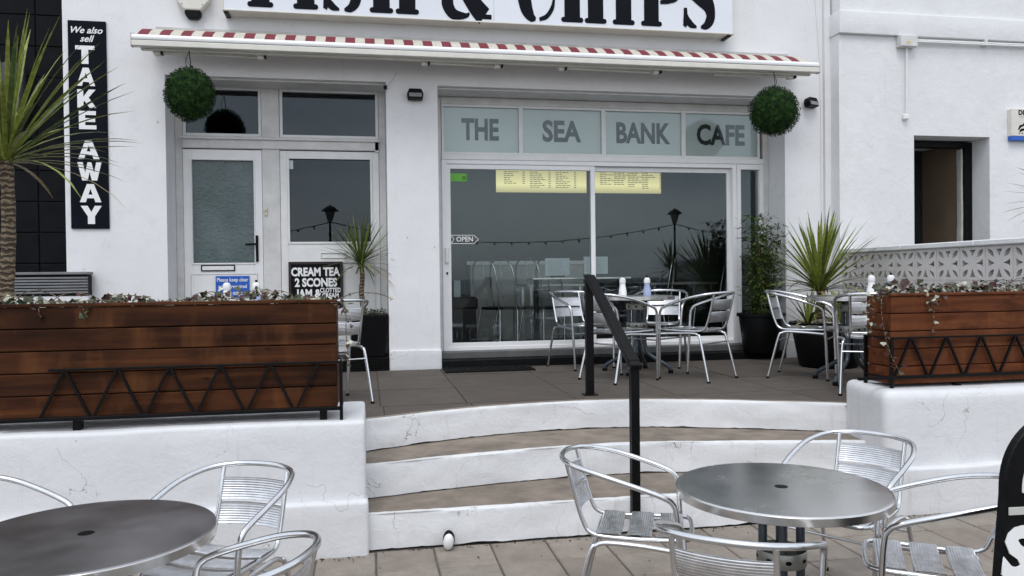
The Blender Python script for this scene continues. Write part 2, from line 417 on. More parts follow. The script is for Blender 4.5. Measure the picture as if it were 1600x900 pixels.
# ------------------------------------------------------------------ mesh helper
class MB:
    def __init__(s):
        s.v = []; s.f = []; s.mi = []; s.cur = 0
    def add(s, vs, fs):
        k = len(s.v)
        s.v += [tuple(p) for p in vs]
        s.f += [tuple(i + k for i in f) for f in fs]
        s.mi += [s.cur] * len(fs)
        return s
    def box(s, x0, x1, y0, y1, z0, z1):
        vs = [(x0, y0, z0), (x1, y0, z0), (x1, y1, z0), (x0, y1, z0), (x0, y0, z1), (x1, y0, z1), (x1, y1, z1), (x0, y1, z1)]
        return s.add(vs, [(0, 3, 2, 1), (4, 5, 6, 7), (0, 1, 5, 4), (1, 2, 6, 5), (2, 3, 7, 6), (3, 0, 4, 7)])
    def bar(s, a, b, w, h=None, upv=(0, 0, 1)):
        a = Vector(a); b = Vector(b); h = h or w
        d = (b - a).normalized(); u = Vector(upv)
        if abs(d.dot(u)) > 0.95: u = Vector((0, 1, 0))
        r = d.cross(u).normalized(); u = r.cross(d)
        vs = []
        for p in (a, b):
            for i, j in ((-1, -1), (1, -1), (1, 1), (-1, 1)):
                vs.append(p + r * w / 2 * i + u * h / 2 * j)
        return s.add(vs, [(0, 3, 2, 1), (4, 5, 6, 7), (0, 1, 5, 4), (1, 2, 6, 5), (2, 3, 7, 6), (3, 0, 4, 7)])
    def tube(s, pts, r, seg=8, caps=True, closed=False):
        pts = [Vector(p) for p in pts]; n = len(pts); vs = []; fs = []
        rr = r if isinstance(r, (list, tuple)) else [r] * n
        pu = None
        for i, p in enumerate(pts):
            if closed: t = pts[(i + 1) % n] - pts[i - 1]
            else: t = pts[min(i + 1, n - 1)] - pts[max(i - 1, 0)]
            t.normalize()
            if pu is None:
                pu = Vector((0, 0, 1)) if abs(t.z) < 0.9 else Vector((1, 0, 0))
            pu = (pu - t * pu.dot(t)).normalized(); q = t.cross(pu)
            for k in range(seg):
                a = 2 * pi * k / seg
                vs.append(p + (pu * cos(a) + q * sin(a)) * rr[i])
        m = n if closed else n - 1
        for i in range(m):
            for k in range(seg):
                a = i * seg + k; b = i * seg + (k + 1) % seg
                c = ((i + 1) % n) * seg + (k + 1) % seg; d = ((i + 1) % n) * seg + k
                fs.append((a, b, c, d))
        if caps and not closed:
            fs.append(tuple(range(seg - 1, -1, -1))); fs.append(tuple(range((n - 1) * seg, n * seg)))
        return s.add(vs, fs)
    def lathe(s, prof, c=(0, 0, 0), seg=24):
        vs = []; fs = []; n = len(prof)
        for k in range(seg):
            a = 2 * pi * k / seg
            for r, z in prof: vs.append((c[0] + r * cos(a), c[1] + r * sin(a), c[2] + z))
        for k in range(seg):
            k2 = (k + 1) % seg
            for i in range(n - 1): fs.append((k * n + i, k2 * n + i, k2 * n + i + 1, k * n + i + 1))
        return s.add(vs, fs)
    def prism_y(s, poly, y0, y1):
        n = len(poly)
        vs = [(x, y0, z) for x, z in poly] + [(x, y1, z) for x, z in poly]
        fs = [tuple(range(n - 1, -1, -1)), tuple(range(n, 2 * n))] + [(i, (i + 1) % n, (i + 1) % n + n, i + n) for i in range(n)]
        return s.add(vs, fs)
    def prism_z(s, poly, z0, z1):
        n = len(poly)
        vs = [(x, y, z0) for x, y in poly] + [(x, y, z1) for x, y in poly]
        fs = [tuple(range(n - 1, -1, -1)), tuple(range(n, 2 * n))] + [(i, (i + 1) % n, (i + 1) % n + n, i + n) for i in range(n)]
        return s.add(vs, fs)
    def mesh(s, name, mats, smooth=False, bevel=0.0, seg=1, sharp=46):
        me = bpy.data.meshes.new(name)
        me.from_pydata(s.v, [], s.f)
        for m in (mats if isinstance(mats, (list, tuple)) else [mats]):
            me.materials.append(m)
        if max(s.mi, default=0) > 0:
            me.polygons.foreach_set('material_index', s.mi)
        bm = bmesh.new(); bm.from_mesh(me)
        bmesh.ops.recalc_face_normals(bm, faces=bm.faces)
        if bevel:
            es = [e for e in bm.edges if len(e.link_faces) == 2 and e.calc_face_angle(0) > 0.6]
            bmesh.ops.bevel(bm, geom=es, offset=bevel, segments=seg, profile=0.5, affect='EDGES')
        bm.to_mesh(me); bm.free()
        if smooth:
            me.polygons.foreach_set('use_smooth', [True] * len(me.polygons))
            try: me.set_sharp_from_angle(angle=radians(sharp))
            except Exception: pass
        me.update()
        return me
    def build(s, name, mats, parent=None, **k):
        return link(name, s.mesh(name, mats, **k), parent)

def link(name, me, parent=None, loc=(0, 0, 0), rot=(0, 0, 0)):
    o = bpy.data.objects.new(name, me); COL.objects.link(o)
    o.parent = parent; o.location = loc; o.rotation_euler = rot
    return o

def tag(o, label=None, cat=None, group=None, kind=None):
    if label: o['label'] = label
    if cat: o['category'] = cat
    if group: o['group'] = group
    if kind: o['kind'] = kind
    return o

def thing(name, label, cat, loc=(0, 0, 0), rotz=0.0, group=None):
    return tag(link(name, None, None, loc, (0, 0, rotz)), label, cat, group)

def copy_tree(o, parent=None):
    c = o.copy(); COL.objects.link(c)
    c.parent = parent
    for ch in list(o.children): copy_tree(ch, c)
    return c

def spline(pts, n=6, closed=False):
    P = [Vector(p) for p in pts]; out = []; m = len(P)
    rng = m if closed else m - 1
    for i in range(rng):
        p0 = P[(i - 1) % m] if closed or i > 0 else P[0] * 2 - P[1]
        p1 = P[i]; p2 = P[(i + 1) % m]
        p3 = P[(i + 2) % m] if closed or i + 2 < m else P[-1] * 2 - P[-2]
        for k in range(n):
            t = k / n
            out.append(0.5 * ((2 * p1) + (p2 - p0) * t + (2 * p0 - 5 * p1 + 4 * p2 - p3) * t * t + (3 * p1 - p0 - 3 * p2 + p3) * t ** 3))
    if not closed: out.append(P[-1])
    return out

def bx(name, mat, parent, x0, x1, y0, y1, z0, z1, bevel=0.003):
    return MB().box(x0, x1, y0, y1, z0, z1).build(name, mat, parent, bevel=bevel)

def text_mesh(body, size, bold=0.0, xs=1.0, shear=0.0, ext=0.002, align='CENTER', sp=1.0):
    cu = bpy.data.curves.new('lettering', 'FONT')
    cu.body = body; cu.size = size; cu.offset = bold; cu.extrude = ext; cu.shear = shear
    cu.align_x = align; cu.align_y = 'CENTER'; cu.space_character = sp; cu.resolution_u = 3
    o = bpy.data.objects.new('tmp', cu); COL.objects.link(o)
    bpy.context.view_layer.update()
    me = bpy.data.meshes.new_from_object(o.evaluated_get(bpy.context.evaluated_depsgraph_get()))
    bpy.data.objects.remove(o)
    if xs != 1.0:
        for v in me.vertices: v.co.x *= xs
    return me

def wr(body, x, y, z, size, mat, parent, **k):
    me = text_mesh(body, size, **k)
    me.materials.clear(); me.materials.append(mat)
    return link('lettering', me, parent, (x, y, z), (pi / 2, 0, 0))

def rough_mesh(me, amp, freq, seed=0.0):
    for v in me.vertices:
        p = Vector(v.co) * freq + Vector((seed, seed, seed))
        v.co += noise.noise_vector(p) * amp
    me.update()

def gridbox(name, mat, parent, x0, x1, y0, y1, z0, z1, step=0.08, round_r=0.03, amp=0.008, kind=None):
    """a hand-plastered solid: finely divided box with rounded edges and uneven faces"""
    bm = bmesh.new()
    bmesh.ops.create_cube(bm, size=1)
    for v in bm.verts:
        v.co = Vector(((x0 + x1) / 2 + v.co.x * (x1 - x0), (y0 + y1) / 2 + v.co.y * (y1 - y0), (z0 + z1) / 2 + v.co.z * (z1 - z0)))
    bmesh.ops.bevel(bm, geom=[e for e in bm.edges], offset=round_r, segments=3, profile=0.5, affect='EDGES')
    for ax in range(3):
        lo, hi = ((x0, x1), (y0, y1), (z0, z1))[ax]
        n = int((hi - lo) / step)
        for i in range(1, n):
            co = [0, 0, 0]; no = [0, 0, 0]; co[ax] = lo + (hi - lo) * i / n; no[ax] = 1
            bmesh.ops.bisect_plane(bm, geom=bm.verts[:] + bm.edges[:] + bm.faces[:], plane_co=co, plane_no=no)
    me = bpy.data.meshes.new(name); bm.to_mesh(me); bm.free()
    me.materials.append(mat)
    rough_mesh(me, amp, 2.6); rough_mesh(me, amp * 0.5, 9)
    me.polygons.foreach_set('use_smooth', [True] * len(me.polygons))
    o = link(name, me, parent)
    if kind: o['kind'] = kind
    return o

# =================================================================== GROUND
T = 0.6                       # terrace level above the pavement
def ground_obj(name, x0, x1, y0, y1, z, mat):
    o = MB().add([(x0, y0, z), (x1, y0, z), (x1, y1, z), (x0, y1, z)], [(0, 1, 2, 3)]).build(name, mat)
    return tag(o, kind='structure')
ground_obj('ground', -40, 50, -13, 30, -0.05, M['asphalt'])
ground_obj('sea', -2500, 2500, -5000, -13, -4.0, M['sea'])
pave = bx('pavement', M['joint'], None, -4.5, 6.5, 0.9, 4.6, -0.045, -0.008, 0); tag(pave, kind='structure')
pm = []
for q in range(6):
    b = MB().box(-0.156, 0.156, -0.156, 0.156, -0.03, 0.0)
    me = b.mesh('paver', M['paver'], bevel=0.005)
    rough_mesh(me, 0.0015, 8, q * 7.1)
    pm.append(me)
cnt = 0
for i in range(-10, 18):
    for j in range(10):
        x = 0.03 + 0.322 * i + 0.16; y = 4.46 - 0.322 * j - 0.16
        if j % 2 and i % 5 == 0: x += 0.0
        o = link('paver', pm[(i * 7 + j * 3) % 6], pave, (x, y, random.uniform(-0.002, 0.002)),
                 (random.uniform(-.006, .006), random.uniform(-.006, .006), random.choice((0, 1, 2, 3)) * pi / 2 + random.uniform(-.006, .006)))
        cnt += 1

# ------------------------------------------------------------------ terrace, curved steps
EDGE = [(-0.3, 5.12), (0, 5.237), (.316, 5.383), (.544, 5.485), (1.017, 5.60), (1.516, 5.66), (1.993, 5.61), (2.436, 5.47), (2.855, 5.295), (3.3, 5.09), (3.7, 4.9)]
TR2 = [(-0.3, 4.76), (0, 4.83), (.487, 4.946), (.909, 5.015), (1.351, 5.069), (1.796, 5.067), (2.643, 4.906), (3.3, 4.75), (3.7, 4.62)]
TR1 = [(-0.3, 4.49), (0, 4.49), (1.5, 4.49), (3.0, 4.47), (3.7, 4.45)]
def yat(C, x):
    for (a, ya), (b, yb) in zip(C, C[1:]):
        if x <= b: return ya + (yb - ya) * (x - a) / (b - a)
    return C[-1][1]
def smooth_y(C, x):
    return sum(yat(C, min(max(x + d, C[0][0]), C[-1][0])) for d in (-.2, -.1, 0, .1, .2)) / 5
steps = tag(link('steps', None), kind='structure')
def step(C, z0, z1, back, idx):
    xs = [-0.06 + i * 0.035 for i in range(106)]
    vs = []; fs = []; zs = [z0 + 0.004, z0 + .03, z0 + .07, z0 + .11, z0 + .15, z1 - 0.022, z1 - 0.006]
    for i, x in enumerate(xs):
        y = smooth_y(C, x)
        for k, z in enumerate(zs):
            n1 = noise.noise(Vector((x * 2.2, z * 6, idx * 5))) * 0.016 + noise.noise(Vector((x * 9, z * 18, idx * 5))) * 0.006
            zz = z + (max(0.0, noise.noise(Vector((x * 4.1, idx * 3, 7)))) * 0.018 + max(0.0, noise.noise(Vector((x * 23, idx * 3, 7)))) * 0.008 if k == 0 else 0)
            vs.append((x, y - 0.012 * (1 - (z - z0) / (z1 - z0)) + n1, zz))
        lip = 0.028 + 0.018 * noise.noise(Vector((x * 3.3, idx * 9, 1))) + 0.010 * noise.noise(Vector((x * 17, idx * 9, 4)))
        vs.append((x, y + 0.008 + noise.noise(Vector((x * 9, 3, idx))) * 0.006, z1 + 0.003))
        vs.append((x, y + max(0.008, lip) + 0.008, z1 + 0.003))
        vs.append((x, y + max(0.008, lip) + 0.010, z1 - 0.01))
    m = len(zs) + 3
    for i in range(len(xs) - 1):
        for k in range(m - 1):
            fs.append((i * m + k, (i + 1) * m + k, (i + 1) * m + k + 1, i * m + k + 1))
    MB().add(vs, fs).build('riser', M['riser'], steps, smooth=True)
    if back:
        vs = []; fs = []
        for i, x in enumerate(xs):
            vs += [(x, smooth_y(C, x) + 0.004, z1 - 0.002), (x, smooth_y(back, x) + 0.05, z1 - 0.002)]
        for i in range(len(xs) - 1): fs.append((2 * i, 2 * i + 2, 2 * i + 3, 2 * i + 1))
        MB().add(vs, fs).build('tread', M['tread'], steps)
step(TR1, 0.0, 0.2, TR2, 0)
step(TR2, 0.2, 0.4, EDGE, 1)
step(EDGE, 0.4, 0.6, None, 2)

# terrace bed (joint colour), slabs, nosing band along the edge
xs = [-4.6 + 0.1 * i for i in range(102)]
vs = []; fs = []
for x in xs:
    f = smooth_y(EDGE, x) if -0.1 < x < 3.35 else 4.9
    vs += [(x, f + 0.03, T - 0.012), (x, 8.7, T - 0.012)]
for i in range(len(xs) - 1): fs.append((2 * i, 2 * i + 2, 2 * i + 3, 2 * i + 1))
terr = tag(MB().add(vs, fs).build('terrace', M['joint']), kind='structure')
nose = MB(); vs = []; fs = []
nx = [-0.06 + 0.05 * i for i in range(75)]
for x in nx:
    y = smooth_y(EDGE, x)
    vs += [(x, y + 0.02, T + 0.001), (x, y + 0.11, T + 0.001)]
for i in range(len(nx) - 1): fs.append((2 * i, 2 * i + 2, 2 * i + 3, 2 * i + 1))
nose.add(vs, fs).build('edging', M['tread'], terr)
rows = [(8.08, 7.55), (7.54, 6.66), (6.65, 5.8), (5.79, 4.9)]
for ri, (y1, y0) in enumerate(rows):
    x = -4.6 + (0.0, 0.0, 0.33, 0.1)[ri]
    first = [-4.0, -3.1, -2.3, -1.55, -0.75, 0.085, 0.72, 1.55, 2.35, 3.25, 4.1, 5.12]
    off = (0, 0, 0.0, 0.02)[ri]
    for xa, xb in zip(first, first[1:]):
        xa2, xb2 = xa + off + 0.004, xb + off - 0.004
        sx = [xa2 + (xb2 - xa2) * k / 8 for k in range(9)]
        lo = [max(y0, (smooth_y(EDGE, s) + 0.115) if -0.12 < s < 3.45 else 5.0) for s in sx]
        if min(lo) >= y1 - 0.02: continue
        lo = [min(l, y1 - 0.005) for l in lo]
        cx = (xa2 + xb2) / 2; cy = (y0 + y1) / 2
        vs = [(s - cx, l - cy, 0) for s, l in zip(sx, lo)] + [(s - cx, y1 - 0.01 - cy, 0) for s in sx]
        fs = [(k, k + 1, k + 10, k + 9) for k in range(8)]
        k0 = len(vs)
        vs += [(v[0], v[1], -0.012) for v in vs]
        ring = list(range(9)) + list(range(17, 8, -1))
        fs += [(ring[k], ring[(k + 1) % 18], ring[(k + 1) % 18] + k0, ring[k] + k0) for k in range(18)]
        o = MB().add(vs, fs).build('paving_slab', M['slab'], terr)
        o.location = (cx, cy, T + random.uniform(-0.002, 0.001))

# ------------------------------------------------------------------ retaining walls
wl = thing('retaining_wall', 'thick white painted retaining wall left of the curved steps, under the long planter', 'wall')
gridbox('wall', M['garden_wall'], wl, -4.6, -0.02, 4.47, 5.22, -0.05, 0.735, 0.09, 0.022, 0.006)
gridbox('plinth', M['garden_wall'], wl, -4.6, -0.010, 4.415, 4.6, -0.05, 0.30, 0.07, 0.018, 0.009)
wr2 = thing('retaining_wall', 'thick white painted retaining wall with rounded end right of the curved steps', 'wall')
ww_ = gridbox('wall', M['garden_wall'], wr2, 3.215, 6.4, 4.46, 5.1, -0.05, 0.775, 0.09, 0.055, 0.005)
for v in ww_.data.vertices:
    if v.co.x < 3.7: v.co.x += max(0, v.co.y - 4.5) * 0.2 * (3.7 - v.co.x) / 0.485
gridbox('plinth', M['garden_wall'], wr2, 3.25, 6.4, 4.41, 4.6, -0.05, 0.295, 0.07, 0.018, 0.008)

dbr = MB(); rd = random.Random(77)
for i in range(420):
    x = rd.uniform(-1.0, 5.5); y = 4.455 - abs(rd.gauss(0, .035)) if rd.random() < .8 else rd.uniform(3.0, 4.4)
    if x < 0 or x > 3.25: y -= .055
    r_ = rd.uniform(.002, .007); a = rd.uniform(0, pi)
    dbr.add([(x + cos(a + q * pi / 2.5) * r_ * rd.uniform(.6, 1.3), y + sin(a + q * pi / 2.5) * r_, .003) for q in range(5)] + [(x, y, .003 + r_ * .8)], [(q, (q + 1) % 5, 5) for q in range(5)])
tag(dbr.build('grit', M['soil']), 'brown grit and crumbs lying along the foot of the steps and walls', 'grit', kind='stuff')

# =================================================================== CAFE BUILDING
FY, RYY = 8.1, 8.47
cafe = thing('cafe_building', 'white rendered seafront cafe with recessed door and wide glazed shopfront', 'building')
w = MB()
ZT = 6.2
for (x0, x1, z0, z1) in [(-2.79, -1.89, .55, ZT), (-1.89, 0.215, 3.52, ZT), (0.215, 0.735, .55, ZT), (0.735, 4.592, 3.50, ZT), (4.592, 5.06, .55, ZT)]:
    w.box(x0, x1, FY, 8.75, z0, z1)
wo_ = w.build('wall', M['facade'], cafe)
gridbox('pier_plinth', M['garden_wall'], cafe, 0.222, 0.748, 8.075, 8.2, .58, .80, 0.06, 0.012, 0.005)
gridbox('pier_plinth', M['garden_wall'], cafe, -2.80, -1.885, 8.075, 8.2, .58, .80, 0.08, 0.012, 0.005)
gridbox('pier_plinth', M['garden_wall'], cafe, 4.59, 5.1, 8.075, 8.2, .58, .80, 0.08, 0.012, 0.005)
bx('pilaster', M['facade'], cafe, 5.062, 5.135, 8.06, 8.7, .58, ZT, 0.004)
# front steps in the recesses
bx('doorstep', M['step_tile'], cafe, -1.888, 0.213, 8.12, 8.7, .59, .735, 0.004)
for k in range(6):
    bx('step_rib', M['rubber'], cafe, -1.886, 0.211, 8.085, 8.118, .605 + k * .022, .619 + k * .022, 0.002)
bx('doorstep', M['step_tile'], cafe, 0.737, 4.59, 8.10, 8.6, .59, .675, 0.004)
bx('shop_sill', M['step_top'], cafe, 0.737, 4.59, 8.30, 8.6, .676, .745, 0.004)

def frame(x0, x1, z0, z1, w, y0, y1, mat, parent, name='frame', wb=None, wt=None):
    wb = w if wb is None else wb; wt = w if wt is None else wt
    b = MB()
    b.box(x0, x0 + w, y0, y1, z0, z1); b.box(x1 - w, x1, y0, y1, z0, z1)
    b.box(x0 + w, x1 - w, y0 + .0005, y1, z1 - wt, z1); b.box(x0 + w, x1 - w, y0 + .0005, y1, z0, z0 + wb)
    return b.build(name, mat, parent, bevel=0.003)
def pane(x0, x1, z0, z1, y, mat, parent, t=0.006, name='pane'):
    return MB().box(x0, x1, y, y + t, z0, z1).build(name, mat, parent)

# left opening: structural frame
fr = frame(-1.888, 0.213, .737, 3.56, 0.07, RYY, RYY + .12, M['oldpaint'], cafe, 'opening_frame', wb=0.01, wt=0.05)
bx('mullion', M['oldpaint'], cafe, -1.045, -0.87, RYY - .012, RYY + .1, .745, 3.51, 0.004)
bx('transom', M['oldpaint'], cafe, -1.818, 0.143, RYY - .03, RYY + .1, 2.875, 3.00, 0.006)
bx('transom_ledge', M['oldpaint'], cafe, -1.83, 0.15, RYY - .055, RYY - .031, 2.965, 2.99, 0.004)
bx('soffit_board', M['oldpaint'], cafe, -1.888, 0.213, 8.16, RYY - .001, 3.50, 3.519, 0.002)
# transom windows
for (a, b_, g) in ((-1.815, -1.048, 'l'), (-0.867, 0.14, 'r')):
    tw = frame(a, b_, 3.003, 3.508, 0.03, RYY + .005, RYY + .06, M['white'], cafe, 'transom_window')
    pane(a + .03, b_ - .03, 3.033, 3.478, RYY + .03, M['glass_dark'], tw)
# the front door (with obscured glass)
door = frame(-1.815, -1.048, .76, 2.865, 0.085, RYY - .01, RYY + .05, M['upvc'], cafe, 'front_door', wb=0.95, wt=0.105)
pane(-1.735, -1.128, 1.70, 2.765, RYY + .02, M['obscure'], door, name='obscured_pane')
frame(-1.748, -1.115, 1.692, 2.772, 0.016, RYY - .017, RYY, M['white'], door, 'glazing_bead')
frame(-1.76, -1.10, .85, 1.60, 0.012, RYY - .014, RYY, M['oldpaint'], door, 'door_panel')
lb = frame(-1.655, -1.325, 1.625, 1.69, 0.010, RYY - .022, RYY, M['black_plastic'], door, 'letterbox')
bx('letter_flap', M['upvc'], door, -1.644, -1.336, RYY - .018, RYY, 1.636, 1.679, .002)
hp = bx('door_handle', M['black_plastic'], door, -1.118, -1.092, RYY - .03, RYY, 1.72, 1.99, .004)
MB().bar((-1.215, RYY - .05, 1.895), (-1.095, RYY - .05, 1.9), 0.016, 0.02).bar((-1.105, RYY - .05, 1.9), (-1.105, RYY - .02, 1.9), .018).build('lever', M['black_plastic'], hp)
# the door leaf with window (right)
d2 = frame(-0.867, 0.14, .76, 2.865, 0.07, RYY - .008, RYY + .05, M['white'], cafe, 'side_door', wb=1.14, wt=0.06)
frame(-0.797, 0.07, 1.90, 2.805, 0.022, RYY - .018, RYY - .002, M['white'], d2, 'glazing_bead')
pane(-0.79, 0.065, 1.905, 2.80, RYY + .02, M['glass_dark'], d2)
frame(-0.80, 0.09, .85, 1.71, 0.014, RYY - .016, RYY - .001, M['oldpaint'], d2, 'door_panel')
frame(-0.47, -0.20, 1.75, 1.81, 0.008, RYY - .018, RYY, M['oldpaint'], d2, 'letterbox')
bx('hinge', M['oldpaint'], d2, 0.10, 0.14, RYY - .03, RYY, 2.86, 2.99, .003)
# shop opening
frame(0.737, 4.59, .745, 3.56, 0.065, RYY, RYY + .1, M['oldpaint'], cafe, 'opening_frame', wb=0.005, wt=0.05)
bx('soffit_board', M['oldpaint'], cafe, 0.737, 4.59, 8.16, RYY - .001, 3.478, 3.498, 0.002)
bx('transom', M['white'], cafe, 0.802, 4.525, RYY - .022, RYY + .1, 2.80, 2.862, 0.006)
bx('head_beam', M['oldpaint'], cafe, 0.802, 4.525, RYY - .012, RYY + .1, 3.395, 3.474, 0.006)
words = ['THE', 'SEA', 'BANK', 'CAFE']
px_ = [0.812, 1.680, 2.618, 3.560, 4.49]
for i, wd in enumerate(words):
    a, b_ = px_[i], px_[i + 1]
    tw = frame(a - .005, b_ - .005, 2.862, 3.395, 0.024, RYY - .006, RYY + .05, M['white'], cafe, 'transom_window')
    pane(a + .02, b_ - .03, 2.888, 3.371, RYY + .02, M['glass'], tw)
    pane(a + .02, b_ - .03, 2.888, 3.371, RYY + .034, M['film'], tw, 0.004, 'frosted_film')
    cxs = [1.232, 2.135, 3.075, 4.02][i]
    wid = [0.41, 0.44, 0.64, 0.59][i]
    me = text_mesh(wd, 0.315, bold=0.011, ext=0.0005, sp=1.0)
    dx = max(v.co.x for v in me.vertices) - min(v.co.x for v in me.vertices)
    for v in me.vertices: v.co.x *= wid / dx
    me.materials.clear(); me.materials.append(M['film_text'])
    link('lettering', me, tw, (cxs, RYY + .0325, 3.125), (pi / 2, 0, 0))
# sliding door: outer frame, two leaves, side light
frame(0.802, 4.19, .745, 2.80, 0.05, RYY - .015, RYY + .10, M['upvc'], cafe, 'sliding_door_frame', wb=.04, wt=.045)
sdl = frame(0.845, 2.505, .77, 2.752, 0.05, RYY - .008, RYY + .035, M['upvc'], cafe, 'sliding_door', wb=.06, wt=.05)
pane(0.885, 2.47, .82, 2.71, RYY + .012, M['glass'], sdl)
sdr = frame(2.462, 4.145, .77, 2.752, 0.05, RYY + .04, RYY + .08, M['upvc'], cafe, 'sliding_door', wb=.06, wt=.05)
pane(2.505, 4.105, .82, 2.71, RYY + .058, M['glass'], sdr)
sl_ = frame(4.195, 4.525, .745, 2.80, 0.05, RYY - .012, RYY + .09, M['upvc'], cafe, 'side_light', wb=.08, wt=.06)
pane(4.24, 4.48, .82, 2.745, RYY + .03, M['glass'], sl_)
hd = bx('door_handle', M['white'], sdl, 0.826, 0.868, RYY - .045, RYY - .008, 1.69, 1.86, .008)
MB().lathe([(0, -.012), (.011, -.012), (.011, .012), (0, .012)], (0, 0, 0), 10).build('keyhole', M['black_plastic'], sdl).location = (.848, RYY - .012, 1.58)

# inside of the cafe
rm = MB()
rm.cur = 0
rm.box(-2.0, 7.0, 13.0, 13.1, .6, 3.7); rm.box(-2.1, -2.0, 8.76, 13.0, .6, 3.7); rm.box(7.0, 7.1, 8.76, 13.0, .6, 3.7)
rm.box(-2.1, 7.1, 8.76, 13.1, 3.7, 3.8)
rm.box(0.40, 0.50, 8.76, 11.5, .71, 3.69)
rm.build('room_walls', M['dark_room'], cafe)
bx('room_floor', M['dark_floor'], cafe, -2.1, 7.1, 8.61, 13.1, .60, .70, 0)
cnt_ = thing('serving_counter', 'pale topped serving counter inside the cafe behind the left sliding door', 'counter', (1.9, 10.4, .7))
bx('front_panel', M['counter'], cnt_, -0.55, 1.0, 0, .6, 0, 1.0)
bx('counter_top', M['upvc'], cnt_, -0.6, 1.05, -.04, .64, 1.001, 1.05)
def lightbox(x0, x1, z0, z1, label, title, cols, seed):
    rnd = random.Random(seed)
    t = thing('menu_board', label, 'menu board', ((x0 + x1) / 2, 11.5, z0))
    hw = (x1 - x0) / 2; h = z1 - z0
    bx('light_panel', M['menu_glow'], t, -hw, hw, 0, .08, 0, h, 0)
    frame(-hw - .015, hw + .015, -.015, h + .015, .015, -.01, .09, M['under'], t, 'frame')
    if title: wr(title, -0.1, -.004, h - .045, .075, M['sign_black'], t, bold=.002, sp=1.25)
    b = MB()
    for c in range(cols):
        cx = -hw + .12 + (2 * hw - .2) * c / cols
        for r in range(rnd.randint(7, 9)):
            z = h - .11 - r * .028
            if z < .03: break
            k = cx
            for q in range(rnd.randint(2, 4)):
                l = rnd.uniform(.025, .06)
                b.box(k, k + l, -.003, 0.001, z, z + .009); k += l + .012
            b.box(cx + .28 if cols < 5 else cx + .17, cx + .315 if cols < 5 else cx + .2, -.003, 0.001, z, z + .009)
    b.build('print', M['sign_black'], t)
lightbox(1.89, 3.27, 2.79, 3.20, 'left glowing takeaway menu board hung high inside the cafe', 'TAKEAWAY MENU', 3, 1)
lightbox(3.36, 4.45, 2.79, 3.20, 'right glowing menu board hung high inside, past the door mullion', None, 4, 2)

cl_ = thing('ceiling_light', 'louvred ceiling light seen inside through the right transom window', 'ceiling light', (-.3, 10.2, 3.62))
bx('housing', M['upvc'], cl_, -.55, .55, -.3, .3, .0, .07)
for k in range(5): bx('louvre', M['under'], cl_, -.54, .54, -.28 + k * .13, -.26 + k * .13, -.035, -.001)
till = thing('till', 'dark red brown counter unit just inside the left edge of the sliding door', 'counter unit', (1.12, 9.35, .7))
bx('cabinet', M['choc'], till, -.16, .16, 0, .4, 0, .46); bx('padded_top', M['choc'], till, -.18, .18, -.02, .42, .461, .60, .02); bx('leaflet', M['paper'], till, -.1, -.02, .05, .06, .601, .80, 0)
# indoor chairs (tall hoop backs)
def indoor_chair():
    t = thing('indoor_chair', '', 'chair')
    b = MB()
    hoop = spline([(-.17, -.19, .45), (-.185, -.235, .75), (-.15, -.27, .98), (0, -.285, 1.06), (.15, -.27, .98), (.185, -.235, .75), (.17, -.19, .45)], 5)
    b.tube(hoop, .0105, 8)
    b.build('back_hoop', M['alu'], t, smooth=True)
    for x in (0,):
        MB().tube([(x, -.20, .46), (x, -.255, .8), (x * .9, -.28, 1.03)], .006, 6).build('spindle', M['alu'], t, smooth=True)
    MB().lathe([(0, .45), (.2, .45), (.21, .465), (.2, .48), (0, .482)], seg=20).build('seat', M['black_plastic'], t, smooth=True)
    for sx in (-1, 1):
        for sy in (-1, 1):
            MB().tube([(sx * .15, sy * .15, .45), (sx * .2, sy * .21, 0)], .010, 8).build('leg', M['alu'], t, smooth=True)
    return t
ic = indoor_chair()
spots = [(1.55, 9.35, -50, 'leftmost tall hoop-backed chair inside the left sliding door'),
         (1.76, 9.35, -50, 'second tall hoop-backed chair from the left inside the left sliding door'),
         (2.05, 9.25, -50, 'third tall hoop-backed chair from the left inside the left sliding door'),
         (2.30, 9.25, -50, 'fourth hoop-backed chair inside, just left of the standing menu cards'),
         (3.55, 9.5, 60, 'tall hoop-backed chair inside the right sliding door, nearest the mullion'),
         (4.2, 9.35, 75, 'tall hoop-backed chair inside between the two others of the right door'),
         (4.62, 9.1, 60, 'tall hoop-backed chair inside against the right jamb of the sliding door')]
for i, (x, y, a, lb_) in enumerate(spots):
    o = ic if i == 0 else copy_tree(ic)
    o.location = (x, y, .7); o.rotation_euler.z = radians(a); tag(o, lb_, 'chair', 'hoop-backed chairs inside the cafe')
for (x, y, lb_) in ((2.35, 9.7, 'square table inside the left sliding door beneath the menu cards'), (3.95, 9.75, 'square table inside the right sliding door between hoop-backed chairs')):
    t = thing('indoor_table', lb_, 'table', (x, y, .7), 0, 'square tables inside the cafe')
    bx('tabletop', M['rim'], t, -.45, .45, -.33, .33, .715, .745)
    for sx in (-1, 1):
        for sy in (-1, 1): bx('leg', M['alu'], t, sx * .38 - .015, sx * .38 + .015, sy * .27 - .015, sy * .27 + .015, 0, .714, 0)
for (x, y, z, lb_, rz) in ((2.16, 8.85, 1.545, 'pale printed menu sheet inside, left of the mullion above a chair', .0), (2.62, 8.85, 1.56, 'pale printed menu sheet inside, straddling the sliding door mullion', .0)):
    t = thing('menu_card', lb_, 'menu', (x, y, z), rz, 'menu sheets inside the window')
    bx('sheet', M['paper'], t, -.145, .145, 0, .006, 0, .2, 0)
    b = MB()
    for k in range(9): b.box(-.11, random.uniform(.02, .11), -.002, -.0005, .02 + k * .018, .026 + k * .018)
    b.build('print', M['under'], t)
    bx('stand', M['black_plastic'], t, -.08, .08, -.03, .05, -.02, -.001)
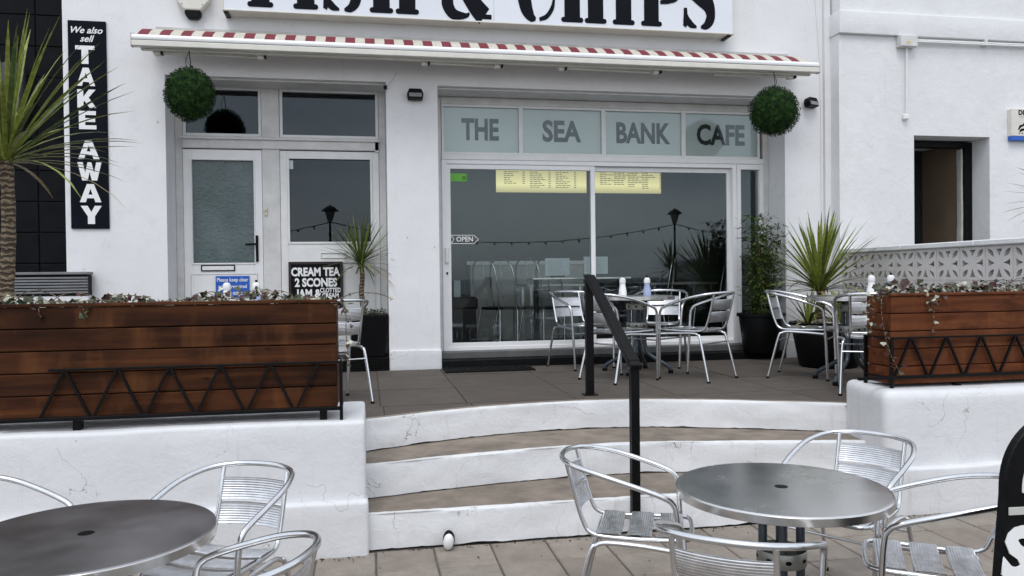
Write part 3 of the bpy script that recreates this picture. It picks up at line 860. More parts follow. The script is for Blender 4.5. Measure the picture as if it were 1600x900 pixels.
# shelf they stand on
sh = thing('window_shelf', 'thin pale shelf inside the window under the menu sheets', 'shelf', (2.4, 8.85, 1.50))
bx('board', M['rim'], sh, -.55, .62, -.08, .12, 0, .022); bx('bracket', M['black_metal'], sh, -.5, -.47, -.05, .1, -.8, -.001); bx('bracket', M['black_metal'], sh, .5, .53, -.05, .1, -.8, -.001)

# =================================================================== SIGNS ON THE CAFE
def ribbon(pts, ws, n=6):
    P = spline([(p[0], p[1], 0) for p in pts], n)
    W_ = []
    for i in range(len(ws) - 1):
        for k in range(n): W_.append(ws[i] + (ws[i + 1] - ws[i]) * (k / n))
    W_.append(ws[-1])
    L = []; R = []
    for i, p in enumerate(P):
        t = P[min(i + 1, len(P) - 1)] - P[max(i - 1, 0)]; t.normalize()
        q = Vector((-t.y, t.x, 0))
        L.append((p.x + q.x * W_[i] / 2, p.y + q.y * W_[i] / 2)); R.append((p.x - q.x * W_[i] / 2, p.y - q.y * W_[i] / 2))
    return L, R
def rib_add(b, L, R, f, y):
    vs = [(*f(p), ) for p in L] + [(*f(p), ) for p in R]
    vs = [(a, y, z) for a, z in vs]; n = len(L)
    b.add(vs, [(i, i + 1, n + i + 1, n + i) for i in range(n - 1)])
def foot(b, x0, x1, z, y, h=.052, r=.024):      # slab serif with rounded ends
    poly = []
    for (cx, s) in ((x0 + r, -1), (x1 - r, 1)):
        for k in range(7):
            a = -pi / 2 + pi * k / 6
            poly.append((cx + s * cos(a) * r, z + h / 2 + (sin(a) * h / 2) * (1 if s > 0 else -1)))
    b.prism_y(poly, y, y + .004)
fc = thing('shop_sign', 'wide white box sign with black stencil letters FISH & CHIPS above the awning', 'sign', (1.29, 8.1, 4.115))
fx = -1.29
SY = -0.185
bx('sign_box', M['sign_white'], fc, -2.60, 2.605, SY, -.002, .0, .95, 0.004)
frame(-2.612, 2.617, -.012, .962, .014, SY - .008, -.001, M['cream'], fc, 'sign_frame')
bx('seam', M['under'], fc, .008, .012, SY - .002, SY, .01, .94, 0)
bk = MB(); LH = 0.66
def stem(b, x0, x1, z0, H=LH):
    w_ = x1 - x0; m = w_ * .15
    b.prism_y([(x0 + m, z0 + .02), (x1 - m, z0 + .02), (x1 - m, z0 + H - .02), (x0 + m, z0 + H - .02)], SY - .004, SY)
    foot(b, x0, x1, z0, SY - .005); foot(b, x0, x1, z0 + H - .045, SY - .005)
def lx(x): return x + fx
def letter(parts):
    b = MB(); parts(b); return b.build('letter', M['sign_black'], fc)
z0 = .035
def lF(b):
    stem(b, lx(-1.09), lx(-.85), z0)
    b.box(lx(-.885), lx(-.68), SY - .004, SY, z0 + LH - .07, z0 + LH - .01); b.box(lx(-.70), lx(-.66), SY - .0045, SY, z0 + LH - .2, z0 + LH - .012)
    b.box(lx(-.885), lx(-.76), SY - .004, SY, z0 + LH * .5, z0 + LH * .5 + .05)
letter(lF)
letter(lambda b: stem(b, lx(-.665), lx(-.43), z0))
def lS(x0, w_):
    def f(b):
        g = lambda p: (lx(x0) + p[0] * w_, z0 + p[1] * LH)
        Lr = ribbon([(.93, .72), (.8, .92), (.56, .985)], [.10, .05, .02]); rib_add(b, *Lr, g, SY - .004)
        Lr = ribbon([(.48, .98), (.2, .88), (.16, .68), (.45, .54), (.78, .40), (.85, .20), (.72, .06), (.55, .018)], [.03, .12, .26, .30, .32, .28, .15, .04]); rib_add(b, *Lr, g, SY - .004)
        Lr = ribbon([(.07, .32), (.10, .16), (.24, .065), (.42, .018)], [.06, .15, .13, .035]); rib_add(b, *Lr, g, SY - .004)
        Lr = ribbon([(.05, .02), (.08, .12), (.08, .32)], [.10, .14, .10]); rib_add(b, *Lr, g, SY - .0045)
    return f
letter(lS(-.385, .37))
letter(lambda b: (stem(b, lx(.062), lx(.292), z0), stem(b, lx(.315), lx(.545), z0), b.box(lx(.255), lx(.352), SY - .0035, SY, z0 + LH * .48, z0 + LH * .48 + .06))[0])
def amp(b):
    g = lambda p: (lx(.80) + p[0] * .50, z0 + p[1] * LH)
    for P, W_ in (([(.16, .98 - .2), (.3, .95), (.52, .93), (.6, .78), (.5, .64)], [.1, .12, .1, .14, .05]),
                  ([(.30, .52), (.12, .38), (.06, .2), (.18, .04), (.42, .02), (.5, .06)], [.06, .2, .24, .18, .08, .04]),
                  ([(.22, .74), (.40, .44), (.62, .18), (.80, .02)], [.12, .26, .30, .32]),
                  ([(.72, .30), (.82, .42), (.88, .56)], [.05, .07, .08])):
        rib_add(b, *ribbon(P, W_), g, SY - .004)
    b.box(*[lx(v) for v in (1.13, 1.275)], SY - .0045, SY, z0 - .012, z0 + .035)
letter(amp)
def lC(b):
    g = lambda p: (lx(1.535) + p[0] * .42, z0 + p[1] * LH)
    rib_add(b, *ribbon([(.50, .99), (.28, .9), (.17, .68), (.16, .45), (.24, .2), (.36, .06), (.47, .02)], [.03, .20, .30, .33, .30, .18, .05]), g, SY - .004)
    rib_add(b, *ribbon([(.56, .02), (.74, .07), (.88, .2), (.93, .34)], [.06, .08, .09, .06]), g, SY - .004)
    rib_add(b, *ribbon([(.58, .985), (.8, .92), (.9, .72)], [.03, .08, .12]), g, SY - .004)
letter(lC)
letter(lambda b: (stem(b, lx(2.0), lx(2.235), z0), stem(b, lx(2.25), lx(2.485), z0), b.box(lx(2.19), lx(2.30), SY - .0035, SY, z0 + LH * .5, z0 + LH * .5 + .06))[0])
letter(lambda b: stem(b, lx(2.55), lx(2.79), z0))
def lP(b):
    stem(b, lx(2.86), lx(3.09), z0)
    g = lambda p: (lx(3.06) + p[0] * .26, z0 + p[1] * LH)
    rib_add(b, *ribbon([(.02, .95), (.45, .94), (.75, .8), (.76, .6), (.5, .44), (.05, .385)], [.06, .10, .36, .36, .12, .06]), g, SY - .0045)
letter(lP)
letter(lS(3.325, .365))
for x in (-2.58, 2.57):
    bx('bracket', M['black_metal'], fc, x - .02, x + .02, SY + .02, -.004, -.03, -.013, .002)

ts = thing('takeaway_sign', 'tall narrow black sign reading We also sell TAKE AWAY in white', 'sign', (-2.572, 8.1, 2.035))
bx('board', M['board_black'], ts, -.166, .168, -.02, -.001, 0, 1.962, .003)
GLY = {   # block capitals as outlines in a unit square
    'T': [[(0, 1), (1, 1), (1, .78), (.68, .78), (.68, 0), (.32, 0), (.32, .78), (0, .78)]],
    'E': [[(0, 0), (0, 1), (.98, 1), (.98, .78), (.36, .78), (.36, .61), (.93, .61), (.93, .40), (.36, .40), (.36, .22), (1, .22), (1, 0)]],
    'K': [[(0, 0), (0, 1), (.32, 1), (.32, .60), (.62, 1), (.98, 1), (.60, .56), (1, 0), (.64, 0), (.38, .37), (.32, .30), (.32, 0)]],
    'Y': [[(0, 1), (.33, 1), (.5, .66), (.67, 1), (1, 1), (.67, .42), (.67, 0), (.33, 0), (.33, .42)]],
    'W': [[(0, 1), (.22, 1), (.315, .42), (.42, 1), (.58, 1), (.685, .42), (.78, 1), (1, 1), (.81, 0), (.585, 0), (.5, .47), (.415, 0), (.19, 0)]],
    'A': [[(0, 0), (.34, 1), (.5, 1), (.5, .74), (.405, .42), (.5, .42), (.5, .22), (.34, .22), (.28, 0)],
          [(1, 0), (.72, 0), (.66, .22), (.5, .22), (.5, .42), (.595, .42), (.5, .74), (.5, 1), (.66, 1)]],
}
ypx = [86.3, 120.6, 154.5, 188, 234.5, 268, 302, 336]      # letter heights down the board
for i, (ch, wd_) in enumerate(zip('TAKEAWAY', (.168, .162, .165, .153, .188, .212, .190, .185))):
    z = 3.995 - (ypx[i] - 33.5) * (3.995 - 2.035) / (357.5 - 33.5) - 2.035
    b = MB()
    for poly in GLY[ch]:
        b.prism_y([((p[0] - .5) * wd_, (p[1] - .5) * .172) for p in poly], -.0215, -.0203)
    o = b.build('lettering', M['letter_white'], ts); o.location = (-.018 + i * .0045, 0, z)
wr('We also', -.01, -.0215, 1.87, .086, M['letter_white'], ts, bold=.0015, shear=.35, ext=.001)
wr('sell', -.005, -.0215, 1.79, .086, M['letter_white'], ts, bold=.0015, shear=.35, ext=.001)

bs = thing('door_notice', 'small blue notice Please keep clear access required at all times on the white door', 'sign', (-1.35, RYY - .018, 1.355))
bx('plate', M['blue_sign'], bs, -.165, .165, -.006, 0, 0, .22, .001)
for k, tx in enumerate(('Please keep clear', 'access required', 'at all times')):
    wr(tx, 0, -.007, .18 - k * .068, .052, M['letter_white'], bs, bold=.001, ext=.0005, xs=.85)
cb_ = thing('tea_board', 'dark board lettered CREAM TEA 2 SCONES JAM & CLOTTED CREAM leaning on the side door', 'sign', (-.52, RYY - .03, 1.17))
bx('panel', M['black_plastic'], cb_, -.25, .25, -.012, 0, 0.02, .52, 0)
frame(-.275, .275, 0, .545, .028, -.02, .004, M['choc'], cb_, 'frame')
for (tx, x, z, s_, b_, xs_) in (('CREAM TEA', -.005, .435, .118, .005, .78), ('2 SCONES', 0, .325, .118, .005, .8), ('JAM &', -.075, .21, .118, .005, .78), ('CLOTTED', .145, .245, .066, .002, .72), ('CREAM', .145, .19, .066, .002, .8)):
    wr(tx, x, -.0135, z, s_, M['letter_white'], cb_, bold=b_, ext=.0005, xs=xs_)
st = thing('window_sticker', 'small white printed sticker in the top left corner of the side door window', 'sticker', (-.76, RYY + .017, 2.68))
bx('paper', M['paper'], st, -.022, .022, -.001, 0, 0, .09, 0)
st = thing('window_sticker', 'small green sticker in the top left corner of the sliding door glass', 'sticker', (.985, RYY + .010, 2.57))
bx('paper', M['green'], st, -.09, .09, -.001, 0, 0, .085, 0)
wr('O', .06, -.0025, .035, .05, M['black_plastic'], st, bold=.001, ext=.0005)
op = thing('open_sign', 'white outlined arrow sticker reading OPEN on the left sliding door glass', 'sticker', (1.045, RYY + .010, 1.945))
b = MB()
pts = [(-.15, .045), (.10, .045), (.15, 0), (.10, -.045), (-.15, -.045), (-.115, 0)]
for p, q in zip(pts, pts[1:] + pts[:1]): b.bar((p[0], -.001, p[1]), (q[0], -.001, q[1]), .006, .002, (0, 1, 0))
b.build('outline', M['letter_white'], op)
wr('OPEN', 0, -.002, 0, .075, M['letter_white'], op, bold=.0012, ext=.0005, xs=.95)
db = thing('doorbell', 'small cream doorbell button on the mullion between the two doors', 'doorbell', (-1.012, RYY - .013, 2.19))
bx('plate', M['cream_plastic'], db, -.016, .016, -.014, 0, 0, .085, .004)
MB().lathe([(0, -.004), (.008, -.003), (.008, .003), (0, .004)], seg=10).build('button', M['black_plastic'], db).location = (0, -.016, .05)

# alarm box
al = thing('alarm_box', 'cream burglar alarm box with dark rounded tip above the awning', 'alarm', (-1.61, 8.1, 4.05))
b = MB(); b.prism_y([(-.075, .075), (.075, .075), (.155, .17), (.165, .40), (-.165, .40), (-.155, .17)], -.09, -.001)
b.build('housing', M['cream'], al, bevel=.012, seg=2)
MB().prism_y([(-.045, .0), (.045, .0), (.072, .035), (.074, .073), (-.074, .073), (-.072, .035)], -.08, -.002).build('strobe', M['black_plastic'], al, bevel=.008)
for x in (-.095, .095): MB().lathe([(0, 0), (.008, 0)], seg=8).build('screw', M['black_plastic'], al).location = (x, -.091, .13)
bx('print', M['under'], al, -.045, .045, -.0915, -.09, .20, .212, 0)

# =================================================================== AWNING
aw = thing('awning', 'retracted awning with red and cream striped fabric and long white front bar', 'awning', (0, 7.6, 3.6))
AX0, AX1 = -2.05, 4.71
def aby(x): return 0.02 * 0
fb = MB()
fb.tube([(AX0, .03, .125), (AX1, .03, .125)], .034, 12)
fb.build('front_bar_top', M['upvc'], aw, smooth=True)
bx('front_bar', M['cream'], aw, AX0, AX1, -.012, .06, .045, .098, .006)
bx('bar_groove', M['black_plastic'], aw, AX0 + .001, AX1 - .001, -.002, .05, .0975, .103, 0)
for x in (AX0 - .006, AX1 + .0005): bx('end_cap', M['cream'], aw, x, x + .006, -.014, .064, .04, .162, .002)
pitch = (4.66 - (-1.99)) / 36.0
for k in range(72):
    xa = -2.02 + k * pitch / 2 * 1.0; xb = xa + pitch / 2
    if xb > 4.70: break
    wdt = 0.5 * pitch
    mat = M['red'] if k % 2 == 0 else M['canvas']
    vs = []; nseg = 4
    for i in range(nseg + 1):
        t = i / nseg; y = .05 + t * .22; z = .150 + t * .132 + .012 * sin(t * pi) + .003 * noise.noise(Vector((xa * 4, t * 2, 0)))
        vs += [(xa, y, z), (xb, y, z)]
    fs = [(2 * i, 2 * i + 1, 2 * i + 3, 2 * i + 2) for i in range(nseg)]
    n0 = len(vs); vs += [(v[0], v[1], v[2] - .003) for v in vs]; fs += [tuple(j + n0 for j in f[::-1]) for f in fs]
    MB().add(vs, fs).build('canvas_stripe', mat, aw)
MB().tube([(AX0 + .05, .38, .26), (AX1 - .05, .38, .26)], .055, 12).build('roller', M['canvas'], aw, smooth=True)
bx('torsion_bar', M['cream'], aw, AX0 + .06, AX1 - .06, .065, .11, .03, .075, .004)
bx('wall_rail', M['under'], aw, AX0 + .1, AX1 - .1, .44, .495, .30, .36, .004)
for (xa, xb) in ((-1.9, -.9), (.60, 1.28), (1.95, 2.9), (4.50, 3.6)):
    MB().bar((xa, .13, .028), (xb, .17, .030), .035, .026).build('folding_arm', M['cream'], aw, bevel=.004)
for x in (-1.86, -.95, .58, 1.30, 1.95, 2.95, 4.45):
    bx('bracket', M['cream'], aw, x - .03, x + .03, .112, .17, .0, .05, .005)
    bx('clip', M['black_metal'], aw, x + .032, x + .05, .09, .15, .004, .028, 0)
MB().tube([(AX0 + .02, .1, .16), (AX0 - .02, .14, .19)], .012, 8).build('crank_eye', M['alu'], aw)

# topiary balls hanging from the awning
def topiary(cx, cy, cz, r, rz_, label, seed, side):
    rnd = random.Random(seed)
    t = thing('topiary_ball', label, 'topiary ball', (cx, cy, cz - rz_), 0, 'topiary balls under the awning')
    core = MB().lathe([(sin(pi * k / 10) * r * .93, rz_ - cos(pi * k / 10) * rz_ * .93) for k in range(11)], seg=20)
    core.build('core', M['topiary'], t, smooth=True)
    b = MB()
    for i in range(5200):
        z = rnd.uniform(-1, 1); a = rnd.uniform(0, 2 * pi); q = sqrt(1 - z * z)
        k = rnd.uniform(.90, 1.045) + .07 * noise.noise(Vector((cos(a) * q * 2.2 + seed, sin(a) * q * 2.2, z * 2.2)))
        p = Vector((cos(a) * q * r * k, sin(a) * q * r * k, rz_ + z * rz_ * k))
        n_ = Vector((cos(a) * q, sin(a) * q, z)); d = (n_ + Vector((rnd.gauss(0, .8), rnd.gauss(0, .8), rnd.gauss(0, .8)))).normalized()
        s_ = d.cross(n_ + Vector((.01, .02, 0))).normalized() * .0055; l = rnd.uniform(.012, .024)
        b.add([p - s_, p + s_, p + d * l], [(0, 1, 2)])
    tag(b.build('leaves', M['topiary'], t), kind='stuff')
    top = 2 * rz_
    MB().tube(spline([(0, 0, top - .02), (.012, 0, top + .04), (.004, 0, top + .10), (0, 0, top + .16)], 4), .004, 6).tube(spline([(.0, .01, top - .02), (side * .035, .01, top + .05), (side * .02, .01, top + .11), (0, .01, top + .16)], 4), .003, 6).build('hanging_wire', M['black_metal'], t)
topiary(-1.56, 7.60, 3.225, .212, .235, 'leafy green topiary ball hanging over the left doorway', 3, -1)
topiary(4.19, 7.60, 3.225, .243, .25, 'leafy green topiary ball hanging over the CAFE panel at the right', 4, 1)

# floodlights
def flood(x, z, rz, label, tilt):
    t = thing('floodlight', label, 'floodlight', (x, 8.1, z), rz, 'black floodlights on the front wall')
    h = MB().prism_y([(-.075, -.05), (.075, -.05), (.082, .0), (.06, .05), (-.06, .05), (-.082, .0)], -.10, -.02).build('housing', M['black_metal'], t, bevel=.006)
    h.rotation_euler.x = tilt
    g = bx('lens', M['lamp_glass'], h, -.064, .064, -.104, -.100, -.04, .0, 0)
    bx('bracket', M['black_metal'], t, -.02, .02, -.03, -.001, -.03, .03, .003)
    return t
flood(.505, 3.375, 0, 'small black floodlight on the pier between the doors', radians(-12))
flood(4.86, 3.42, radians(22), 'small black floodlight on the right hand pier beside the topiary ball', radians(-12))
MB().tube([(5.03, 8.094, 1.2), (5.03, 8.094, 3.3), (5.02, 8.094, 3.9), (4.97, 8.094, 4.6), (4.96, 8.094, 6)], .006, 6).build('wall_cable', M['white'], cafe)
MB().tube([(-1.78, 8.097, 3.80), (-1.66, 8.097, 3.62), (-1.60, 8.097, 3.53)], .003, 5).tube([(.33, 8.097, 3.62), (.29, 8.097, 3.55), (.23, 8.097, 3.48)], .003, 5).build('wall_cable', M['under'], cafe)
bx('camera_box', M['black_plastic'], cafe, .19, .225, 8.05, 8.09, 3.44, 3.475, .003)

# =================================================================== RIGHT NEIGHBOUR
nb = thing('neighbour_building', 'white rendered neighbouring house with raised band and dark doorway at right', 'building')
NY = 7.9
w = MB()
for (x0, x1, z0, z1) in [(5.13, 6.05, .5, 4.16), (6.05, 7.02, 3.07, 4.16), (7.02, 11, .5, 4.16), (5.15, 11, 4.41, 6.4)]:
    w.box(x0, x1, NY, 8.9, z0, z1)
w.build('wall', M['neighbour'], nb)
gridbox('band', M['neighbour'], nb, 5.115, 11, NY - .045, 8.9, 4.162, 4.408, .2, .008, .003)
r = MB(); r.box(5.9, 7.3, 11, 11.1, .5, 3.3); r.box(7.022, 7.1, 8.92, 11, .5, 3.3); r.box(6.93, 7.018, 8.285, 8.9, .6, 3.06); r.box(5.9, 6.0, 8.92, 11, .5, 3.3); r.box(5.9, 7.1, 8.92, 11.1, 3.3, 3.4)
r.build('hall_walls', M['brown_room'], nb)
bx('door_post', M['black_metal'], nb, 6.93, 7.018, 8.16, 8.28, .6, 3.05, .004)
bx('door_head', M['black_metal'], nb, 6.055, 6.929, 8.16, 8.28, 2.99, 3.05, .004)
gridbox('rough_lining', M['under'], nb, 6.905, 6.927, 8.2, 8.28, .6, 2.985, .05, .003, .006)
bx('door_post', M['black_metal'], nb, 6.052, 6.08, 8.16, 8.28, .6, 2.98, .004)
jb = thing('junction_box', 'grey electrical junction box with conduits on the neighbouring white wall', 'junction box', (5.94, 7.9, 4.035))
bx('box', M['oldpaint'], jb, -.11, .10, -.09, -.001, 0, .125, .006)
bx('warning_label', M['yellow'], jb, -.04, .0, -.0915, -.09, .03, .055, 0)
MB().tube([(.0, -.035, 0), (-.005, -.035, -.40), (-.01, -.035, -.74)], .011, 8).tube([(.10, -.035, .085), (3, -.035, .105)], .013, 8).tube([(.10, -.07, .06), (3, -.04, .08)], .009, 8).build('conduit', M['white'], jb, smooth=True)
bx('socket', M['upvc'], jb, -.04, .02, -.05, -.001, -.80, -.735, .012)
for x in (1.0, 2.0): bx('saddle_clip', M['oldpaint'], jb, x - .02, x + .02, -.054, -.001, .06, .13, .003)
ds = thing('dog_sign', 'white wall sign with blue foot and black dog picture at right edge', 'sign', (7.42, 7.9, 3.03))
bx('panel', M['cream'], ds, -.165, .20, -.06, -.001, .05, .36, .004)
bx('blue_strip', M['blue_sign'], ds, -.163, .199, -.058, -.002, .0, .049, .003)
wr('DIN', -.01, -.0615, .315, .075, M['sign_black'], ds, bold=.003, ext=.0005, align='CENTER')
bx('print', M['under'], ds, -.06, .05, -.0612, -.06, .262, .278, 0)
b = MB()
rib_add(b, *ribbon([(-.075, .12), (-.05, .16), (-.02, .17), (.02, .20), (.06, .235)], [.015, .03, .02, .035, .03]), lambda p: p, -.0612)
rib_add(b, *ribbon([(-.06, .10), (-.03, .12), (.03, .13)], [.02, .03, .02]), lambda p: p, -.0612)
for i in range(4): b.box(-.07 + i * .035, -.055 + i * .035, -.0615, -.06, .075, .088)
b.build('picture', M['sign_black'], ds)

# breeze-block screen wall
sw = thing('screen_wall', 'pale pierced concrete block wall with coping right of the terrace', 'wall')
def blockmesh():
    """one pierced block 0.29 square in YZ, face toward -X, petals cut through"""
    N = 29; c = .145
    def solid(u, v):           # u, v in -1..1
        if abs(u) > .86 or abs(v) > .86: return True
        r_ = sqrt(u * u + v * v)
        a = atan2(abs(v), abs(u))
        # four petals on the diagonals (ring between two arcs) and four wedges on the axes
        du, dv = abs(u), abs(v)
        s1 = sqrt((du - 1.0) ** 2 + (dv - 0.0) ** 2); s2 = sqrt((du - 0.0) ** 2 + (dv - 1.0) ** 2)
        petal = s1 < .93 and s2 < .93 and r_ > .42
        wedge = (du > .34 and dv < .30 * (du - .28) / .55 + .01) or (dv > .34 and du < .30 * (dv - .28) / .55 + .01)
        petal2 = abs(du - dv) < .17 * (1 - ((r_ - .76) / .42) ** 2) and .36 < r_ < 1.14
        return not (petal2 or wedge)
    grid = [[solid((i + .5) / N * 2 - 1, (j + .5) / N * 2 - 1) for j in range(N)] for i in range(N)]
    return grid, N
def block_geo():
    # petals and wedges as exact outlines cut with a triangulated face
    import mathutils.geometry as G
    H = .142
    holes = []
    for q in range(4):
        ca, sa = cos(q * pi / 2), sin(q * pi / 2)
        rot = lambda p: (p[0] * ca - p[1] * sa, p[0] * sa + p[1] * ca)
        pet = []
        for k in range(7):
            t = k / 6; d_ = .045 + t * .100; wv = .021 * sin(pi * t)
            pet.append(((d_ * .7071 + .028) - wv * .7071 - .008, (d_ * .7071 + .028) + wv * .7071 - .008))
        for k in range(5, 0, -1):
            t = k / 6; d_ = .045 + t * .100; wv = .021 * sin(pi * t)
            pet.append(((d_ * .7071 + .028) + wv * .7071 - .008, (d_ * .7071 + .028) - wv * .7071 - .008))
        holes.append([rot(p) for p in pet])
        holes.append([rot(p) for p in [(.045, 0), (.085, -.016), (.117, -.034), (.117, .034), (.085, .016)]])
    outer = [(-H, -H), (H, -H), (H, H), (-H, H)]
    loops = [outer] + holes
    tris = G.tessellate_polygon([[Vector((p[0], p[1], 0)) for p in l] for l in loops])
    flat = [p for l in loops for p in l]
    n = len(flat); D_ = .09
    vs = [(0, p[0], p[1]) for p in flat] + [(D_, p[0], p[1]) for p in flat]
    fs = [tuple(t) for t in tris] + [tuple(i + n for i in t[::-1]) for t in tris]
    k = 0
    for l in loops:
        m = len(l)
        for i in range(m): fs.append((k + i, k + (i + 1) % m, k + (i + 1) % m + n, k + i + n))
        k += m
    return vs, fs
bvs, bfs = block_geo()
bme = MB().add(bvs, bfs).mesh('pierced_block', M['block'])
SX = 5.15
for j in range(4):
    for i in range(11):
        o = link('pierced_block', bme, sw, (SX, 7.745 - i * .292 + .0, 1.602 - j * .292), (0, 0, 0))
b = MB(); b.box(SX + .006, SX + .084, 4.55, 7.895, .55, 1.742)
mort = MB()
for j in range(5):
    z = 1.602 + .146 - j * .292
    mort.box(SX + .006, SX + .084, 4.60, 7.89, z - .0041, z + .0041)
for i in range(12):
    y = 7.745 + .146 - i * .292
    for j in range(4):
        z = 1.602 - j * .292
        mort.box(SX + .006, SX + .084, y - .0041, y + .0041, z - .1415, z + .1415)
mort.build('mortar', M['block'], sw)
bx('backing_panel', M['block'], sw, SX + .093, SX + .12, 4.6, 7.89, .55, 1.745, 0)
yy = 7.895
for k, L in enumerate((1.0, .95, .62, .9)):
    bx('coping', M['neighbour'], sw, SX - .03, SX + .14, yy - L + .003, yy, 1.751, 1.80, .008); yy -= L
bx('end_post', M['neighbour'], sw, SX - .02, SX + .13, 7.897, 7.90, .6, 1.75, 0)

# =================================================================== LEFT DARK WALL
dw = thing('dark_building', 'black painted block building front at the far left', 'building')
bx('wall', M['black_gap'], dw, -8, -2.80, 8.33, 8.8, .5, 6.2, 0)
blk = MB().box(-.298, .298, -.02, .0, -.146, .146).mesh('wall_block', M['black_wall'], bevel=.006)
for j in range(17):
    for i in range(5):
        x = -3.10 + (0.30 if True else 0) - i * .604
        if j % 2 and False: x -= .3
        if x + .3 > -2.79: x = -2.80 - .3 + .0 if i == 0 else x
        link('wall_block', blk, dw, (-2.80 - .0 - i * .604 + (.0), 8.33, 3.80 + .155 - j * .2985 + 1.19), (random.uniform(-.006, .006), 0, 0))
wlp = thing('wall_light', 'dark cylindrical up and down light on the black wall behind the spiky leaves', 'lamp', (-3.25, 8.3, 3.07))
MB().lathe([(0, 0), (.10, 0), (.105, .01), (.105, .50), (.10, .51), (0, .51)], seg=24).build('cylinder', plain('graphite_metal', (.03, .032, .036), .45), wlp, smooth=True).location = (0, -.13, 0)
bx('wall_plate', M['black_metal'], wlp, -.04, .04, -.04, -.001, .15, .35)
rb = thing('ribbed_screen', 'grey horizontally ribbed panel on a low white wall beside the dark wall', 'screen', (0, 7.95, 0))
bx('low_wall', M['facade'], rb, -6, -2.56, 0, .14, .6, 1.40, .005)
bx('backing', M['black_gap'], rb, -6, -2.565, .0, .13, 1.405, 1.60, 0)
for k in range(6):
    bx('rib', M['grey_rib'], rb, -6, -2.555, -.02, -.001, 1.425 + k * .027, 1.443 + k * .027, .003)
bx('cap_board', M['grey_rib'], rb, -6, -2.55, -.03, .13, 1.601, 1.625, .003)

# =================================================================== PLANTERS
def planter(label, x0, x1, y0, y1, z0, z1, mat, zw, zl, zh, tx0, n, xl, cat='planter'):
    t = thing('wooden_planter', label, cat, ((x0 + x1) / 2, y0, z0))
    cx = (x0 + x1) / 2; ph = (z1 - z0) / 5
    a, b_ = x0 - cx, x1 - cx; d = y1 - y0
    for k in range(5):
        z = k * ph; j = random.uniform(-.002, .002)
        bx('plank', mat, t, a, b_, j, .022 + j, z + .0025, z + ph - .0025, .004)
        bx('plank', mat, t, a + .002, b_ - .002, d - .022, d, z + .0025, z + ph - .0025, .004)
        for xx in (a, b_):
            s_ = 1 if xx == a else -1
            bx('plank', mat, t, min(xx, xx + s_ * .022), max(xx, xx + s_ * .022), .024, d - .024, z + .0025, z + ph - .0025, .004)
    bx('top_rail', mat, t, a - .004, b_ + .004, -.008, .03, ph * 5, ph * 5 + .018, .003)
    bx('soil', M['soil'], t, a + .024, b_ - .024, .032, d - .024, ph * 5 - .06, ph * 5 - .02, 0)
    ir = MB(); r_ = .018
    zl -= z0; zh -= z0; xl -= cx
    ir.box(xl, b_ + .012, -.032, -.012, zh, zh + .012); ir.box(xl - .25, b_ + .012, -.035, -.010, zl, zl + .02)
    xr = b_ + .012
    ir.box(xr - .0005, xr + .018, -.034, -.008, zw - z0, zh + .012); ir.box(xr, xr + .014, -.008, d, zl, zl + .012)
    ir.box(xr, xr + .014, -.008, d, zh, zh + .012)
    ir.build('iron_cradle', M['black_metal'], t, bevel=.002)
    px = tx0 - cx; hp_ = .131
    for k in range(n):
        xa = px + k * 2 * hp_
        for (p, q) in ((xa, xa + hp_ - .012), (xa + 2 * hp_ - .02, xa + hp_ - .002)):
            if max(p, q) > xr: continue
            MB().bar((p, -.022, zl + .018), (q, -.022, zh), .013, .013).build('lattice_bar', M['black_metal'], t)
    for x in (a + .5, (a + b_) / 2 + .1, b_ - .08):
        bx('foot', M['black_metal'], t, x - .02, x + .02, 0.0, .05, zw - z0 - .002, -.001 + 0.0, .002)
    return t
pl = planter('long dark brown wooden planter on the left retaining wall', -3.1, -.172, 4.56, 4.86, .805, 1.395, M['wood_l'], .735, .79, 1.055, -1.705, 6, -1.66)
pr = planter('reddish wooden planter with trailing ivy on the right retaining wall', 3.365, 6.1, 4.62, 4.88, .795, 1.375, M['wood_r'], .775, .835, 1.095, 3.37, 11, 3.36)
# the left edge of the right planter also carries the cradle
bx('cradle_side', M['black_metal'], pr, 3.345 - 4.7325, 3.360 - 4.7325, 0, .25, .04, .052, .001)
bx('cradle_side', M['black_metal'], pr, 3.345 - 4.7325, 3.360 - 4.7325, 0, .25, .30, .312, .001)
bx('cradle_post', M['black_metal'], pr, 3.342 - 4.7325, 3.362 - 4.7325, -.03, -.01, -.02, .312, .001)
bx('cradle_post', M['black_metal'], pr, 3.342 - 4.7325, 3.362 - 4.7325, .245, .262, -.19, .312, .001)

